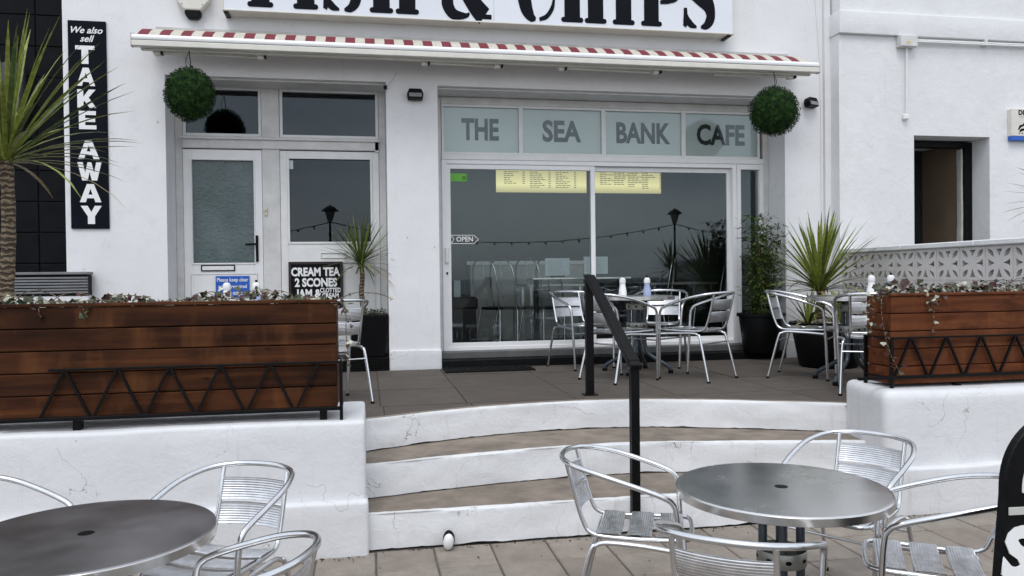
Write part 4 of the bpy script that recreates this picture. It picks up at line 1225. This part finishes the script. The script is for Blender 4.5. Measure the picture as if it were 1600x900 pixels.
def ivy_leaf(b, p, n_, upd, s):
    n_ = n_.normalized(); u = (upd - n_ * upd.dot(n_)).normalized(); r_ = n_.cross(u)
    sh_ = [(0, 0), (.5, .12), (.42, .45), (.95, .55), (.5, .8), (0, 1.35), (-.5, .8), (-.95, .55), (-.42, .45), (-.5, .12)]
    sh_ = [(0, .0), (.55, -.05), (.95, .35), (.5, .62), (.0, 1.15), (-.5, .62), (-.95, .35), (-.55, -.05)]
    vs = [p + r_ * (x * s * .6) + u * (y * s * .6) + n_ * (-.12 * s * abs(x)) for x, y in sh_]
    b.add(vs, [(0, 1, 2, 3), (0, 3, 4), (0, 4, 5), (0, 5, 6, 7)])
def ivy(name_label, x0, x1, y0, y1, z, trails, seed, count, hmax, group=None):
    rnd = random.Random(seed)
    t = thing('ivy', name_label, 'ivy', ((x0 + x1) / 2, y0, z), 0, group)
    cx = (x0 + x1) / 2
    bs_ = {0: MB(), 1: MB(), 2: MB()}; stm = MB()
    def leaf(p, s_):
        n_ = Vector((rnd.gauss(0, .7), rnd.gauss(-.6, .6), rnd.gauss(.6, .7)))
        k = rnd.choices((0, 1, 2), (5, 3.5, 2.4))[0]
        ivy_leaf(bs_[k], p, n_, Vector((rnd.gauss(0, 1), rnd.gauss(0, .5), rnd.gauss(0, 1))), s_)
    for i in range(count):
        x = rnd.uniform(x0 + .02, x1 - .02); d = noise.noise(Vector((x * 2.2, seed, 0)))
        h = max(.0, .35 + d) * hmax * rnd.random()
        leaf(Vector((x - cx, rnd.uniform(.0, y1 - y0), h)), rnd.uniform(.03, .058))
    for i in range(int((x1 - x0) * 9)):
        x = rnd.uniform(x0, x1) - cx; l = rnd.uniform(.15, .4); h = rnd.uniform(.02, .09)
        pts = spline([(x, .05, 0), (x + l * .4, .03, h), (x + l * .8, .02, h * .8), (x + l, .0, h * .3)], 4)
        stm.tube(pts, .0022, 4)
        for p in pts[::3]: leaf(p, rnd.uniform(.02, .035))
    for tr in trails:
        pts = spline([(p[0] - cx, p[1] - y0, p[2] - z) for p in tr[0]], 6)
        stm.tube(pts, .0022, 4)
        for i in range(tr[1]):
            p = pts[rnd.randrange(len(pts))] + Vector((rnd.gauss(0, tr[2]), rnd.uniform(-.03, .005), rnd.gauss(0, .02)))
            leaf(p, rnd.uniform(.024, .04))
    for k, m in ((0, 'ivy'), (1, 'ivy_red'), (2, 'ivy_pale')):
        if bs_[k].v: tag(bs_[k].build('foliage', M[m], t), kind='stuff')
    tag(stm.build('stems', M['bark'], t), kind='stuff')
    return t
ivy('ragged mixed ivy along the top of the long left planter', -3.05, -.19, 4.575, 4.83, 1.40,
    [([(-.25, 4.6, 1.41), (-.13, 4.56, 1.38), (-.12, 4.56, 1.22), (-.11, 4.58, 1.05)], 30, .02),
     ([(-1.5, 4.58, 1.41), (-1.48, 4.54, 1.36), (-1.46, 4.545, 1.33)], 6, .02),
     ([(-1.72, 4.58, 1.41), (-1.70, 4.54, 1.36), (-1.69, 4.545, 1.34)], 6, .02)], 5, 420, .11)
ivy('bushy ivy spilling over the left end of the right planter', 3.37, 5.9, 4.64, 4.86, 1.39,
    [([(3.40, 4.66, 1.42), (3.30, 4.62, 1.36), (3.29, 4.60, 1.2), (3.33, 4.58, 1.0), (3.40, 4.575, .87)], 26, .028),
     ([(3.45, 4.68, 1.43), (3.33, 4.7, 1.4), (3.27, 4.74, 1.3), (3.29, 4.72, 1.15)], 50, .03),
     ([(3.60, 4.64, 1.41), (3.62, 4.60, 1.36), (3.66, 4.60, 1.30)], 16, .025),
     ([(3.76, 4.64, 1.41), (3.67, 4.60, 1.30), (3.66, 4.60, 1.16)], 10, .015)], 6, 620, .17)

# =================================================================== CORDYLINES
def leaf_mesh(L, W_, bend, fold, name):
    vs = []; fs = []; n = 6
    for i in range(n + 1):
        t = i / n; ang = bend * t * t; y = L * (t - bend * bend * t ** 5 * .10); z = -L * bend * t * t * .5
        w_ = W_ * (.55 + .9 * t) * (1 - t) ** .55 * 1.15 if t < 1 else 0.0006
        vs += [(-w_, y, z + fold * w_), (0, y, z), (w_, y, z + fold * w_)]
    for i in range(n):
        for k in (0, 1): fs.append((i * 3 + k, i * 3 + k + 1, i * 3 + k + 4, i * 3 + k + 3))
    return MB().add(vs, fs)
LM = {}
for mk in ('leaf', 'leaf_dk', 'leaf_dry'):
    LM[mk] = [leaf_mesh(1.0, .019 + .004 * (k % 2), bnd, .35, 'leaf').mesh('leaf', M[mk], smooth=True) for k, bnd in enumerate((.08, .18, .32, .55, .9))]
def cordyline(label, loc, trunk_h, trunk_r, L, n, seed, mk='leaf', lean=(0, 0), spread=1.0, lobes=True, droop=.12, base=0.0, wide=1.0, dryn=3, group='spiky cordyline plants', maxang=95):
    rnd = random.Random(seed)
    t = thing('cordyline', label, 'plant', loc, 0, group)
    pts = [(lean[0] * k / 6 + .008 * sin(k * 1.7), lean[1] * k / 6, base + (trunk_h - base) * k / 6) for k in range(7)]
    pts = spline(pts, 4)
    rr = [trunk_r * (1.15 - .3 * i / len(pts) + .06 * sin(i * 2.3)) for i in range(len(pts))]
    MB().tube(pts, rr, 12).build('trunk', M['bark'], t, smooth=True)
    top = Vector(pts[-1])
    for i in range(n):
        u = (i + .5) / n
        ang = radians(6 + maxang * u ** 1.25 * spread)          # from vertical
        az = i * 2.39996 + rnd.uniform(-.3, .3)
        l = L * rnd.uniform(.78, 1.08) * (1 - .12 * u)
        me = LM['leaf_dry' if i >= n - dryn else (mk if rnd.random() < .72 else ('leaf_dk' if mk == 'leaf' else 'leaf'))][min(4, int(rnd.random() * 2 + u * 3.0))]
        o = link('leaf', me, t, top + Vector((cos(az) * .02, sin(az) * .02, -.05 * u + .02)))
        d = Vector((sin(ang) * cos(az), sin(ang) * sin(az), cos(ang)))
        x = Vector((-sin(az), cos(az), 0)); z_ = x.cross(d)
        # leaf upper side faces the sky/stem; it bends away from the stem
        m = Matrix((x, d, z_)).transposed()
        if m.col[2].dot(Vector((-cos(az), -sin(az), .3))) < 0: m = Matrix((-x, d, -z_)).transposed()
        o.rotation_euler = m.to_euler()
        o.scale = (wide * L / .6 * 1.0, l, l)
    for i in range(14):       # sheath of short leaf bases under the crown
        az = i * 2.4
        o = link('leaf', LM['leaf'][0], t, top + Vector((cos(az) * trunk_r * .4, sin(az) * trunk_r * .4, -.07)))
        o.scale = (wide * L / .6 * 1.3, .2 * L / .6, .2 * L / .6); ang = .28
        d = Vector((sin(ang) * cos(az), sin(ang) * sin(az), cos(ang))); x = Vector((-sin(az), cos(az), 0)); z_ = x.cross(d)
        o.rotation_euler = Matrix((x, d, z_)).transposed().to_euler()
    return t
cordyline('large bright cordyline rising behind the left planter against the black wall', (-2.15, 5.25, .6), 1.68, .042, .90, 92, 21, 'leaf', (.02, 0), wide=.50, dryn=5, maxang=84)
PL = thing('square_pot', 'square black pot with pale green ground leaves left of the pier', 'pot', (-.0, 8.27, .736))
b = MB(); b.add([(-.17, -.17, 0), (.17, -.17, 0), (.17, .17, 0), (-.17, .17, 0), (-.205, -.2, .42), (.205, -.2, .42), (.205, .19, .42), (-.205, .19, .42)], [(0, 3, 2, 1), (0, 1, 5, 4), (1, 2, 6, 5), (2, 3, 7, 6), (3, 0, 4, 7)])
b.build('pot_body', M['black_plastic'], PL, bevel=.008)
frame_ = MB(); frame_.box(-.21, .21, -.205, -.185, .40, .43); frame_.box(-.21, .21, .175, .195, .40, .43); frame_.box(-.21, -.19, -.185, .175, .40, .43); frame_.box(.19, .21, -.185, .175, .40, .43)
frame_.build('rim', M['black_plastic'], PL, bevel=.003)
bx('soil', M['soil'], PL, -.185, .185, -.18, .17, .36, .40, 0)
cordyline('slim cordyline with olive leaves growing from the square black pot', (-.045, 8.27, 1.12), .58, .026, .50, 85, 22, 'leaf_dk', (-.01, 0), wide=.62, dryn=4, spread=1.1)
gc = thing('ground_cover', 'low green leafy plant filling the square black pot', 'plant', (.03, 8.25, 1.13))
rnd = random.Random(8); b = MB()
for i in range(260): ivy_leaf(b, Vector((rnd.uniform(-.17, .16), rnd.uniform(-.16, .14), rnd.uniform(0, .085))), Vector((rnd.gauss(0, .6), rnd.gauss(-.3, .6), 1)), Vector((rnd.gauss(0, 1), rnd.gauss(0, 1), .3)), rnd.uniform(.025, .045))
tag(b.build('foliage', M['ivy'], gc), kind='stuff')

# round pots at right
def round_pot(label, loc, r, h, rim_):
    t = thing('round_pot', label, 'pot', loc, 0, 'round black pots')
    MB().lathe([(0, 0), (r * .74, 0), (r * .78, .02), (r * .97, h - .05), (r * .96, h - .04), (r * rim_, h - .035), (r * rim_, h), (r * .93, h), (r * .90, h - .05), (0, h - .06)], seg=32).build('pot_body', M['black_plastic'], t, smooth=True)
    return t
round_pot('tall round black pot holding the bamboo beside the sliding door', (4.27, 8.06, .676), .245, .43, 1.07)
round_pot('wide round black pot topped with pale pebbles in the terrace corner', (4.55, 7.22, .6), .36, .445, 1.04)
pb = thing('pebbles', 'pale pebbles heaped round the cordyline stem in the wide pot', 'pebbles', (4.55, 7.22, 1.0))
rnd = random.Random(4); b = MB()
for i in range(230):
    a = rnd.uniform(0, 2 * pi); q = sqrt(rnd.random()) * .29; s_ = rnd.uniform(.010, .022)
    c_ = (cos(a) * q, sin(a) * q, .03 + .05 * (1 - q / .3) + rnd.uniform(0, .015))
    sx_, sy_, sz_ = s_ * rnd.uniform(.8, 1.4), s_ * rnd.uniform(.8, 1.3), s_ * .7
    vs = [(c_[0] + sx_ * x, c_[1] + sy_ * y, c_[2] + sz_ * z) for x, y, z in ((1, 0, 0), (.3, .9, 0), (-.8, .6, 0), (-.9, -.4, 0), (.2, -1, 0), (0, 0, 1), (0, 0, -1))]
    b.add(vs, [(k, (k + 1) % 5, 5) for k in range(5)] + [((k + 1) % 5, k, 6) for k in range(5)])
tag(b.build('pebbles', M['pebble'], pb, smooth=True), kind='stuff')
cordyline('broad green cordyline fanning from the wide pebble-topped pot', (4.47, 7.22, .98), .40, .045, .78, 110, 23, 'leaf', (-.0, 0), wide=.72, dryn=3, maxang=78)
for k, (x, y, a) in enumerate(((4.28, 7.12, .0), (4.58, 7.05, .5), (4.75, 7.3, .9))):
    cordyline(('short spiky young plant at the left of the pebble pot', 'short spiky young plant at the front of the pebble pot', 'short spiky young plant at the right of the pebble pot')[k],
              (x, y, .99), .05, .02, .36, 22, 40 + k, 'leaf', wide=1.3, dryn=2, group='young spiky plants in the pebble pot', maxang=60)
cordyline('cordyline mostly outside the frame at the right edge, leaf tips showing', (6.75, 6.6, .6), 1.62, .05, .62, 70, 24, 'leaf_dk', (0, 0), wide=.9)

# bamboo
bb = thing('bamboo', 'dense upright bamboo in the tall round black pot', 'plant', (4.27, 8.03, 1.06))
rnd = random.Random(9); cn = MB(); lf = MB()
for i in range(26):
    a = rnd.uniform(0, 2 * pi); q = rnd.uniform(0, .13); hx = cos(a) * q; hy = sin(a) * q * .7; H_ = rnd.uniform(.6, 1.10)
    ex = hx * rnd.uniform(1.1, 2.1) + rnd.gauss(0, .03); ey = hy * 1.4
    pts = spline([(hx, hy, 0), ((hx * 2 + ex) / 3, hy, H_ * .5), (ex, ey, H_)], 5)
    cn.tube(pts, [.005 * (1 - .6 * k / len(pts)) for k in range(len(pts))], 5)
    for k in range(170):
        p = pts[min(len(pts) - 1, int(len(pts) * (.08 + .92 * rnd.random())))]
        az = rnd.uniform(0, 2 * pi); l = rnd.uniform(.045, .095); o_ = Vector((cos(az), sin(az) * .8, rnd.uniform(-.2, .5))) * rnd.uniform(.01, .10)
        d = Vector((cos(az), sin(az), rnd.uniform(-.7, .7))).normalized(); s_ = Vector((-sin(az), cos(az), rnd.uniform(-.4, .4))) * rnd.uniform(.007, .012)
        c_ = p + o_
        lf.add([c_, c_ + d * l * .4 + s_, c_ + d * l, c_ + d * l * .4 - s_], [(0, 1, 2), (0, 2, 3)])
tag(cn.build('canes', M['cane'], bb), kind='stuff'); tag(lf.build('foliage', M['bamboo'], bb), kind='stuff')

# =================================================================== HANDRAIL, MATS, STUB
hr = thing('handrail', 'black iron handrail with two posts running down the curved steps', 'handrail', (1.70, 5.957, .6))
def hv(x, y, z): return (x - 1.70, y - 5.957, z - .6)
MB().bar(hv(1.705, 5.957, .6), hv(1.705, 5.957, 1.505), .058, .058, (0, 1, 0)).build('post', M['black_metal'], hr, bevel=.004)
MB().bar(hv(1.528, 4.40, 0.0), hv(1.528, 4.40, .985), .05, .05, (0, 1, 0)).build('post', M['black_metal'], hr, bevel=.004)
b = MB(); 
A_, B_ = Vector(hv(1.71, 5.985, 1.525)), Vector(hv(1.70, 5.90, 1.52)); C_ = Vector(hv(1.532, 4.42, 1.015)); D2 = Vector(hv(1.527, 4.355, .995))
b.bar(A_, B_, .07, .03); b.bar(B_, C_, .068, .045); b.bar(C_, D2, .066, .035)
b.build('rail', M['black_metal'], hr, bevel=.004)
bx('base_plate', M['black_metal'], hr, -.05, .06, -.05, .05, .001, .008, .002)
mt = thing('doormat', 'dark rubber doormat on the terrace in front of the sliding door', 'doormat', (1.2, 7.86, .601))
bx('mat', M['rubber'], mt, -.46, .44, -.2, .2, .0, .012, .003)
for k in range(14): bx('rib', M['rubber'], mt, -.43 + k * .064, -.40 + k * .064, -.18, .18, .0125, .018, 0)
ps = thing('capped_stub', 'small white painted pebble-like stub on the pavement at the foot of the steps', 'pipe stub', (.425, 4.415, 0))
cap = MB().lathe([(sin(pi * k / 10) * .030, .048 - cos(pi * k / 10) * .048) for k in range(11)], seg=14).build('cap', M['letter_white'], ps, smooth=True)
cap.rotation_euler = (radians(14), radians(4), 0); cap.location = (0, -.02, .006)
MB().lathe([(sin(pi * k / 10) * .034, .05 - cos(pi * k / 10) * .05) for k in range(11)], seg=14).build('dark_hole', M['black_metal'], ps, smooth=True).location = (.010, .012, .004)  # black solid standing in for the dark hole behind the cap

# =================================================================== FURNITURE
def bistro_chair():
    t = thing('bistro_chair', '', 'chair')
    half = [(.235, .23, .0), (.25, .215, .40), (.258, .205, .57), (.263, .188, .625), (.268, .14, .655), (.274, .02, .695), (.266, -.12, .735), (.215, -.25, .762), (.115, -.318, .772)]
    pts = half + [(0, -.334, .774)] + [(-x, y, z) for x, y, z in half[::-1]]
    MB().tube(spline(pts, 6), .0125, 12).build('arm_hoop', M['alu'], t, smooth=True)
    h2 = [(.168, -.292, .762), (.166, -.245, .58), (.168, -.212, .485), (.172, -.185, .452), (.176, -.13, .438), (.184, .02, .436), (.19, .19, .44), (.178, .235, .441), (.14, .262, .441)]
    pts = h2 + [(0, .270, .441)] + [(-x, y, z) for x, y, z in h2[::-1]]
    MB().tube(spline(pts, 6), .0105, 10).build('seat_frame', M['alu'], t, smooth=True)
    for s_ in (-1, 1):
        MB().tube(spline([(s_ * .238, .205, .405), (s_ * .212, .05, .413), (s_ * .208, -.10, .418), (s_ * .212, -.155, .405), (s_ * .222, -.185, .36), (s_ * .24, -.275, .0)], 6), .0115, 10).build('rear_leg', M['alu'], t, smooth=True)
        for y in (.23, -.275):
            x = s_ * (.235 if y > 0 else .24)
            MB().lathe([(0, -.001), (.0145, -.001), (.0145, .016), (.0, .016)], (x, y, 0), 10).build('foot', M['rubber'], t)
    MB().tube([(-.246, .214, .355), (.246, .214, .355)], .0065, 8).build('stretcher', M['alu'], t, smooth=True)
    MB().tube([(-.224, -.20, .33), (.224, -.20, .33)], .0065, 8).build('stretcher', M['alu'], t, smooth=True)
    # back slats: curved plates with rolled top and bottom edges
    for zc in (.668, .562):
        vs = []; fs = []; n = 10; prof = [(-.046, .004), (-.047, -.003), (-.040, -.006), (0, -.0065), (.040, -.006), (.047, -.003), (.046, .004)]
        for i in range(n + 1):
            u = i / n * 2 - 1; x = u * .163; bow = -.028 * (1 - u * u)
            for dz, dy in prof:
                yb = -.245 - (zc + dz - .58) * .257
                vs.append((x, yb + bow - dy * 0 + .004 + dy, zc + dz))
        m = len(prof)
        for i in range(n):
            for k in range(m - 1): fs.append((i * m + k, (i + 1) * m + k, (i + 1) * m + k + 1, i * m + k + 1))
        n0 = len(vs); vs += [(v[0], v[1] + .003, v[2]) for v in vs]; fs += [tuple(q + n0 for q in f[::-1]) for f in fs]
        MB().add(vs, fs).build('back_slat', M['slat_z'], t, smooth=True)
    for yc in (-.105, .035, .175):
        vs = []; fs = []; n = 8; prof = [(-.054, -.010), (-.055, .002), (-.048, .006), (0, .007), (.048, .006), (.055, .002), (.054, -.010)]
        for i in range(n + 1):
            u = i / n * 2 - 1; x = u * .184; sag = -.012 * (1 - u * u)
            for dy, dz in prof: vs.append((x, yc + dy, .447 + dz + sag))
        m = len(prof)
        for i in range(n):
            for k in range(m - 1): fs.append((i * m + k, (i + 1) * m + k, (i + 1) * m + k + 1, i * m + k + 1))
        n0 = len(vs); vs += [(v[0], v[1], v[2] - .003) for v in vs]; fs += [tuple(q + n0 for q in f[::-1]) for f in fs]
        MB().add(vs, fs).build('seat_slat', M['slat_y'], t, smooth=True)
    return t
FS = 0.938
chair0 = bistro_chair()
CH = [  # x, y, z, heading, scale, label
    (1.154, 3.349, 0, -23, FS, 'aluminium armchair left of the front round table, facing right before the steps', 'f'),
    (2.215, 3.356, 0, 214, FS, 'aluminium armchair behind the front round table, against the right retaining wall', 'f'),
    (2.14, 2.68, 0, 147, FS, 'aluminium armchair right of the front round table, partly hidden by the A-board', 'f'),
    (1.214, 2.448, 0, 52.7, FS, 'nearest aluminium armchair, its curved back to the camera at bottom centre', 'f'),
    (-.605, 3.29, 0, 243.5, FS, 'aluminium armchair behind the dark round table, its whole back against the white wall', 'f'),
    (-1.478, 3.39, 0, -22, FS, 'aluminium armchair at far left edge, only an armrest showing behind the dark table', 'f'),
    (-.475, 2.46, 0, 160, FS, 'aluminium armchair cut by the bottom edge, right of the dark round table', 'f'),
    (2.15, 7.802, T, -70.9, 1, 'leftmost terrace armchair nearest the sliding door glass', 't'),
    (2.223, 6.777, T, 24, 1, 'terrace armchair behind the handrail, its back toward the steps', 't'),
    (2.968, 7.742, T, -121.1, 1, 'terrace armchair behind the cafe table, facing out from the glass', 't'),
    (2.909, 6.703, T, 125.1, 1, 'terrace armchair right of the cafe table, seen from its side', 't'),
    (3.885, 6.532, T, -41.0, 1, 'terrace armchair in front of the pebble pot, facing right', 't'),
    (3.870, 5.536, T, 58, 1, 'terrace armchair half hidden behind the left end of the right planter', 't'),
    (-.296, 6.123, T, 112.1, 1, 'terrace armchair showing past the right end of the long left planter', 't'),
]
for i, (x, y, z, a, s_, lb_, g) in enumerate(CH):
    o = chair0 if i == 0 else copy_tree(chair0)
    o.location = (x, y, z); o.rotation_euler.z = radians(a - 90); o.scale = (s_, s_, s_)
    tag(o, lb_, 'chair', 'aluminium bistro armchairs')

def round_table(label, loc, r, s_, topmat, rot):
    t = thing('round_table', label, 'table', loc, rot, 'round metal cafe tables'); t.scale = (s_, s_, s_)
    MB().lathe([(0, .738), (.018, .738), (r - .012, .738), (r - .003, .7375), (r, .735)], seg=72).build('tabletop', topmat, t, smooth=True)
    MB().lathe([(r, .735), (r + .0025, .7325), (r + .0025, .703), (r - .004, .700), (r - .02, .700), (0, .705)], seg=72).build('rim', M['rim'], t, smooth=True, sharp=20)
    MB().lathe([(0, .7395), (.026, .7395), (.028, .7385)], seg=20).build('centre_cap', M['black_plastic'], t)
    for q in range(4):
        a = q * pi / 2 + pi / 4; c_, s2 = cos(a), sin(a)
        pts = spline([(c_ * d, s2 * d, z) for d, z in ((.075, .70), (.075, .42), (.078, .27), (.105, .19), (.18, .135), (.27, .085), (.315, .05), (.325, .0))], 4)
        lg = MB().tube(pts, .0185, 10).build('leg', M['leg_blue'], t, smooth=True)
        MB().lathe([(0, -.001), (.024, -.001), (.024, .03), (0, .03)], (c_ * .325, s2 * .325, 0), 12).build('foot_cap', M['rubber'], lg)
        MB().bar((c_ * .07, s2 * .07, .692), (c_ * .26, s2 * .26, .692), .03, .014).build('support_arm', M['black_metal'], t)
    for zc in (.635, .45):
        b = MB(); N = 32
        cl = MB().lathe([(.098, zc - .032), (.101, zc - .028), (.101, zc + .028), (.098, zc + .032), (.094, zc + .028), (.094, zc - .028), (.098, zc - .032)], seg=32).build('collar', M['collar'], t, smooth=True)
        b = MB()
        for q in range(8):
            a = q * pi / 4 + .2; cx_, cy_ = cos(a) * .1015, sin(a) * .1015
            for dz in (0,):
                vs = [(cx_ + (-sin(a)) * .013 * cos(k * pi / 5), cy_ + cos(a) * .013 * cos(k * pi / 5), zc + .009 * sin(k * pi / 5)) for k in range(10)]
                b.add(vs, [tuple(range(10))])
        b.build('collar_holes', M['rubber'], cl)
    return t
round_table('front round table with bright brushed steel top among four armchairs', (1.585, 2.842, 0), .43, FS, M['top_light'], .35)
round_table('front left round table, metal top coloured dark for its reflection, black centre cap', (-.925, 2.815, 0), .43, FS, M['top_dark'], .1)
round_table('round terrace table with condiment bottles behind the handrail', (2.56, 7.28, T), .36, 1, M['top_light'], .2)
round_table('round terrace table hidden behind the right planter, only a leg showing', (4.08, 6.12, T), .36, 1, M['top_light'], -.2)
round_table('round terrace table hidden behind the long left planter', (-1.05, 6.45, T), .36, 1, M['top_light'], .4)

def bottle(label, loc, kind):
    t = thing('condiment_bottle', label, 'bottle', loc, 0, 'condiment bottles on the terrace tables')
    m = M['bottle_white'] if kind == 'w' else M['bottle_blue']
    MB().lathe([(0, 0), (.036, 0), (.039, .008), (.037, .05), (.029, .09), (.026, .115), (.026, .12)], seg=18).build('body', m, t, smooth=True)
    MB().lathe([(.029, .12), (.031, .125), (.029, .155), (.02, .17), (0, .175)], seg=18).build('cap', M['bottle_white'], t, smooth=True)
    if kind == 'b': MB().lathe([(.009, .172), (.010, .19), (0, .192)], seg=8).build('nozzle', M['black_plastic'], t)
TZ = T + .7385
bottle('white condiment bottle on the middle terrace table', (2.40, 7.22, TZ), 'w')
bottle('pale lilac condiment bottle on the middle terrace table', (2.62, 7.15, TZ), 'b')
bottle('white condiment bottle above the left end of the right planter', (4.13, 5.92, TZ), 'w')
bottle('pale lilac condiment bottle above the right planter', (4.31, 5.92, TZ), 'b')
bottle('white condiment bottle above the left planter, before the blue notice', (-1.05, 6.3, TZ), 'w')
bottle('pale lilac condiment bottle above the left planter, right of the blue notice', (-.86, 6.5, TZ), 'b')

# A-board at the right edge
ab = thing('a_board', 'black arched pavement sign cut off by the right edge, white lettering', 'sign', (2.20, 2.0, 0), radians(-3))
def arch(w_, z0, h, n=14, ty=1.0):
    pts = [(-w_, z0), (w_, z0)]
    zc = z0 + h - w_ * ty
    for k in range(n + 1):
        a = pi * k / n
        pts.append((w_ * (cos(a) if abs(cos(a)) < 1 else cos(a)), zc + w_ * ty * sin(a)))
    return pts
def arch2(w0, w1, z0, zs, h, n=40):
    pts = [(-w0, z0), (w0, z0)]
    for k in range(n + 1):
        a = pi * k / n; c_ = cos(a); s_ = sin(a)
        sgn = 1 if c_ >= 0 else -1
        pts.append((sgn * abs(c_) ** .8 * w1, zs + (h - zs) * abs(s_) ** .8))
    return pts
fo = arch2(.43, .36, .06, .86, 1.13)
MB().prism_y(fo, 0, .03).build('panel', M['black_metal'], ab, bevel=.004)
MB().tube([(x, -.004, z) for x, z in arch2(.36, .30, .86, .87, 1.04)][1:], .007, 6).build('border_line', M['letter_white'], ab)
bx('cross_line', M['under'], ab, -.35, .35, -.006, -.001, .805, .828, .001)
wr('S', -.375, -.004, .685, .20, M['letter_white'], ab, bold=.010, align='LEFT', shear=.15, ext=.002)
for x in (-.25, .25): bx('foot', M['black_metal'], ab, x - .03, x + .03, -.22, .25, 0, .058, .006)
# =================================================================== PROMENADE BEHIND THE CAMERA (seen in the glass)
pw = thing('sea_wall', 'low pale stone sea wall along the promenade opposite the cafe', 'wall')
bx('wall', M['stone_wall'], pw, -40, 50, -12.9, -12.4, -.05, .95, .02)
def street_lamp(x, y, H_, label):
    t = thing('street_lamp', label, 'street lamp', (x, y, -.05), 0, 'promenade street lamps')
    MB().lathe([(.07, 0), (.07, .5), (.04, .6), (.03, H_)], seg=12).build('pole', M['black_metal'], t, smooth=True)
    MB().lathe([(.04, H_), (.07, H_ + .05), (.14, H_ + .30), (0, H_ + .31)], seg=12).build('lantern', M['lamp_glass'], t)
    MB().lathe([(.24, H_ + .31), (.15, H_ + .40), (.05, H_ + .46), (0, H_ + .50)], seg=12).build('lamp_cap', M['black_metal'], t)
LP = [(-9.5, -5.2), (-.97, -5.2), (9.2, -5.6), (18, -5.2)]
for k, (x, y) in enumerate(LP):
    street_lamp(x, y, 3.15, ('promenade street lamp far to the left behind the camera', 'promenade street lamp reflected in the side door window', 'promenade street lamp reflected in the right sliding door', 'promenade street lamp far to the right behind the camera')[k])
sg = thing('festoon_lights', 'string of small bulbs slung between the promenade lamps', 'string lights')
wi = MB(); bl = MB()
for (xa, ya), (xb, yb) in zip(LP, LP[1:]):
    P = [(xa + (xb - xa) * k / 20, ya + (yb - ya) * k / 20, 3.1 - .55 * (1 - (k / 10 - 1) ** 2)) for k in range(21)]
    wi.tube(P, .012, 5)
    for k in range(1, 20): bl.lathe([(0, -.09), (.03, -.06), (.02, 0)], P[k], 6)
wi.build('cable', M['black_metal'], sg); bl.build('bulbs', M['black_plastic'], sg)
cordyline('cordyline on the promenade reflected beside the lamp in the glass', (8.6, -4.4, -.05), 1.75, .05, .9, 60, 30, 'leaf_dk', group='spiky cordyline plants')
ks = thing('kiosk', 'low pale flat-roofed promenade kiosk reflected in the glass', 'kiosk', (11.5, -7, -.05))
bx('wall', M['stone_wall'], ks, -1.6, 1.6, -.8, .8, 0, 1.9, .02); bx('roof', M['white'], ks, -1.75, 1.75, -.95, .95, 1.901, 2.05, .02)
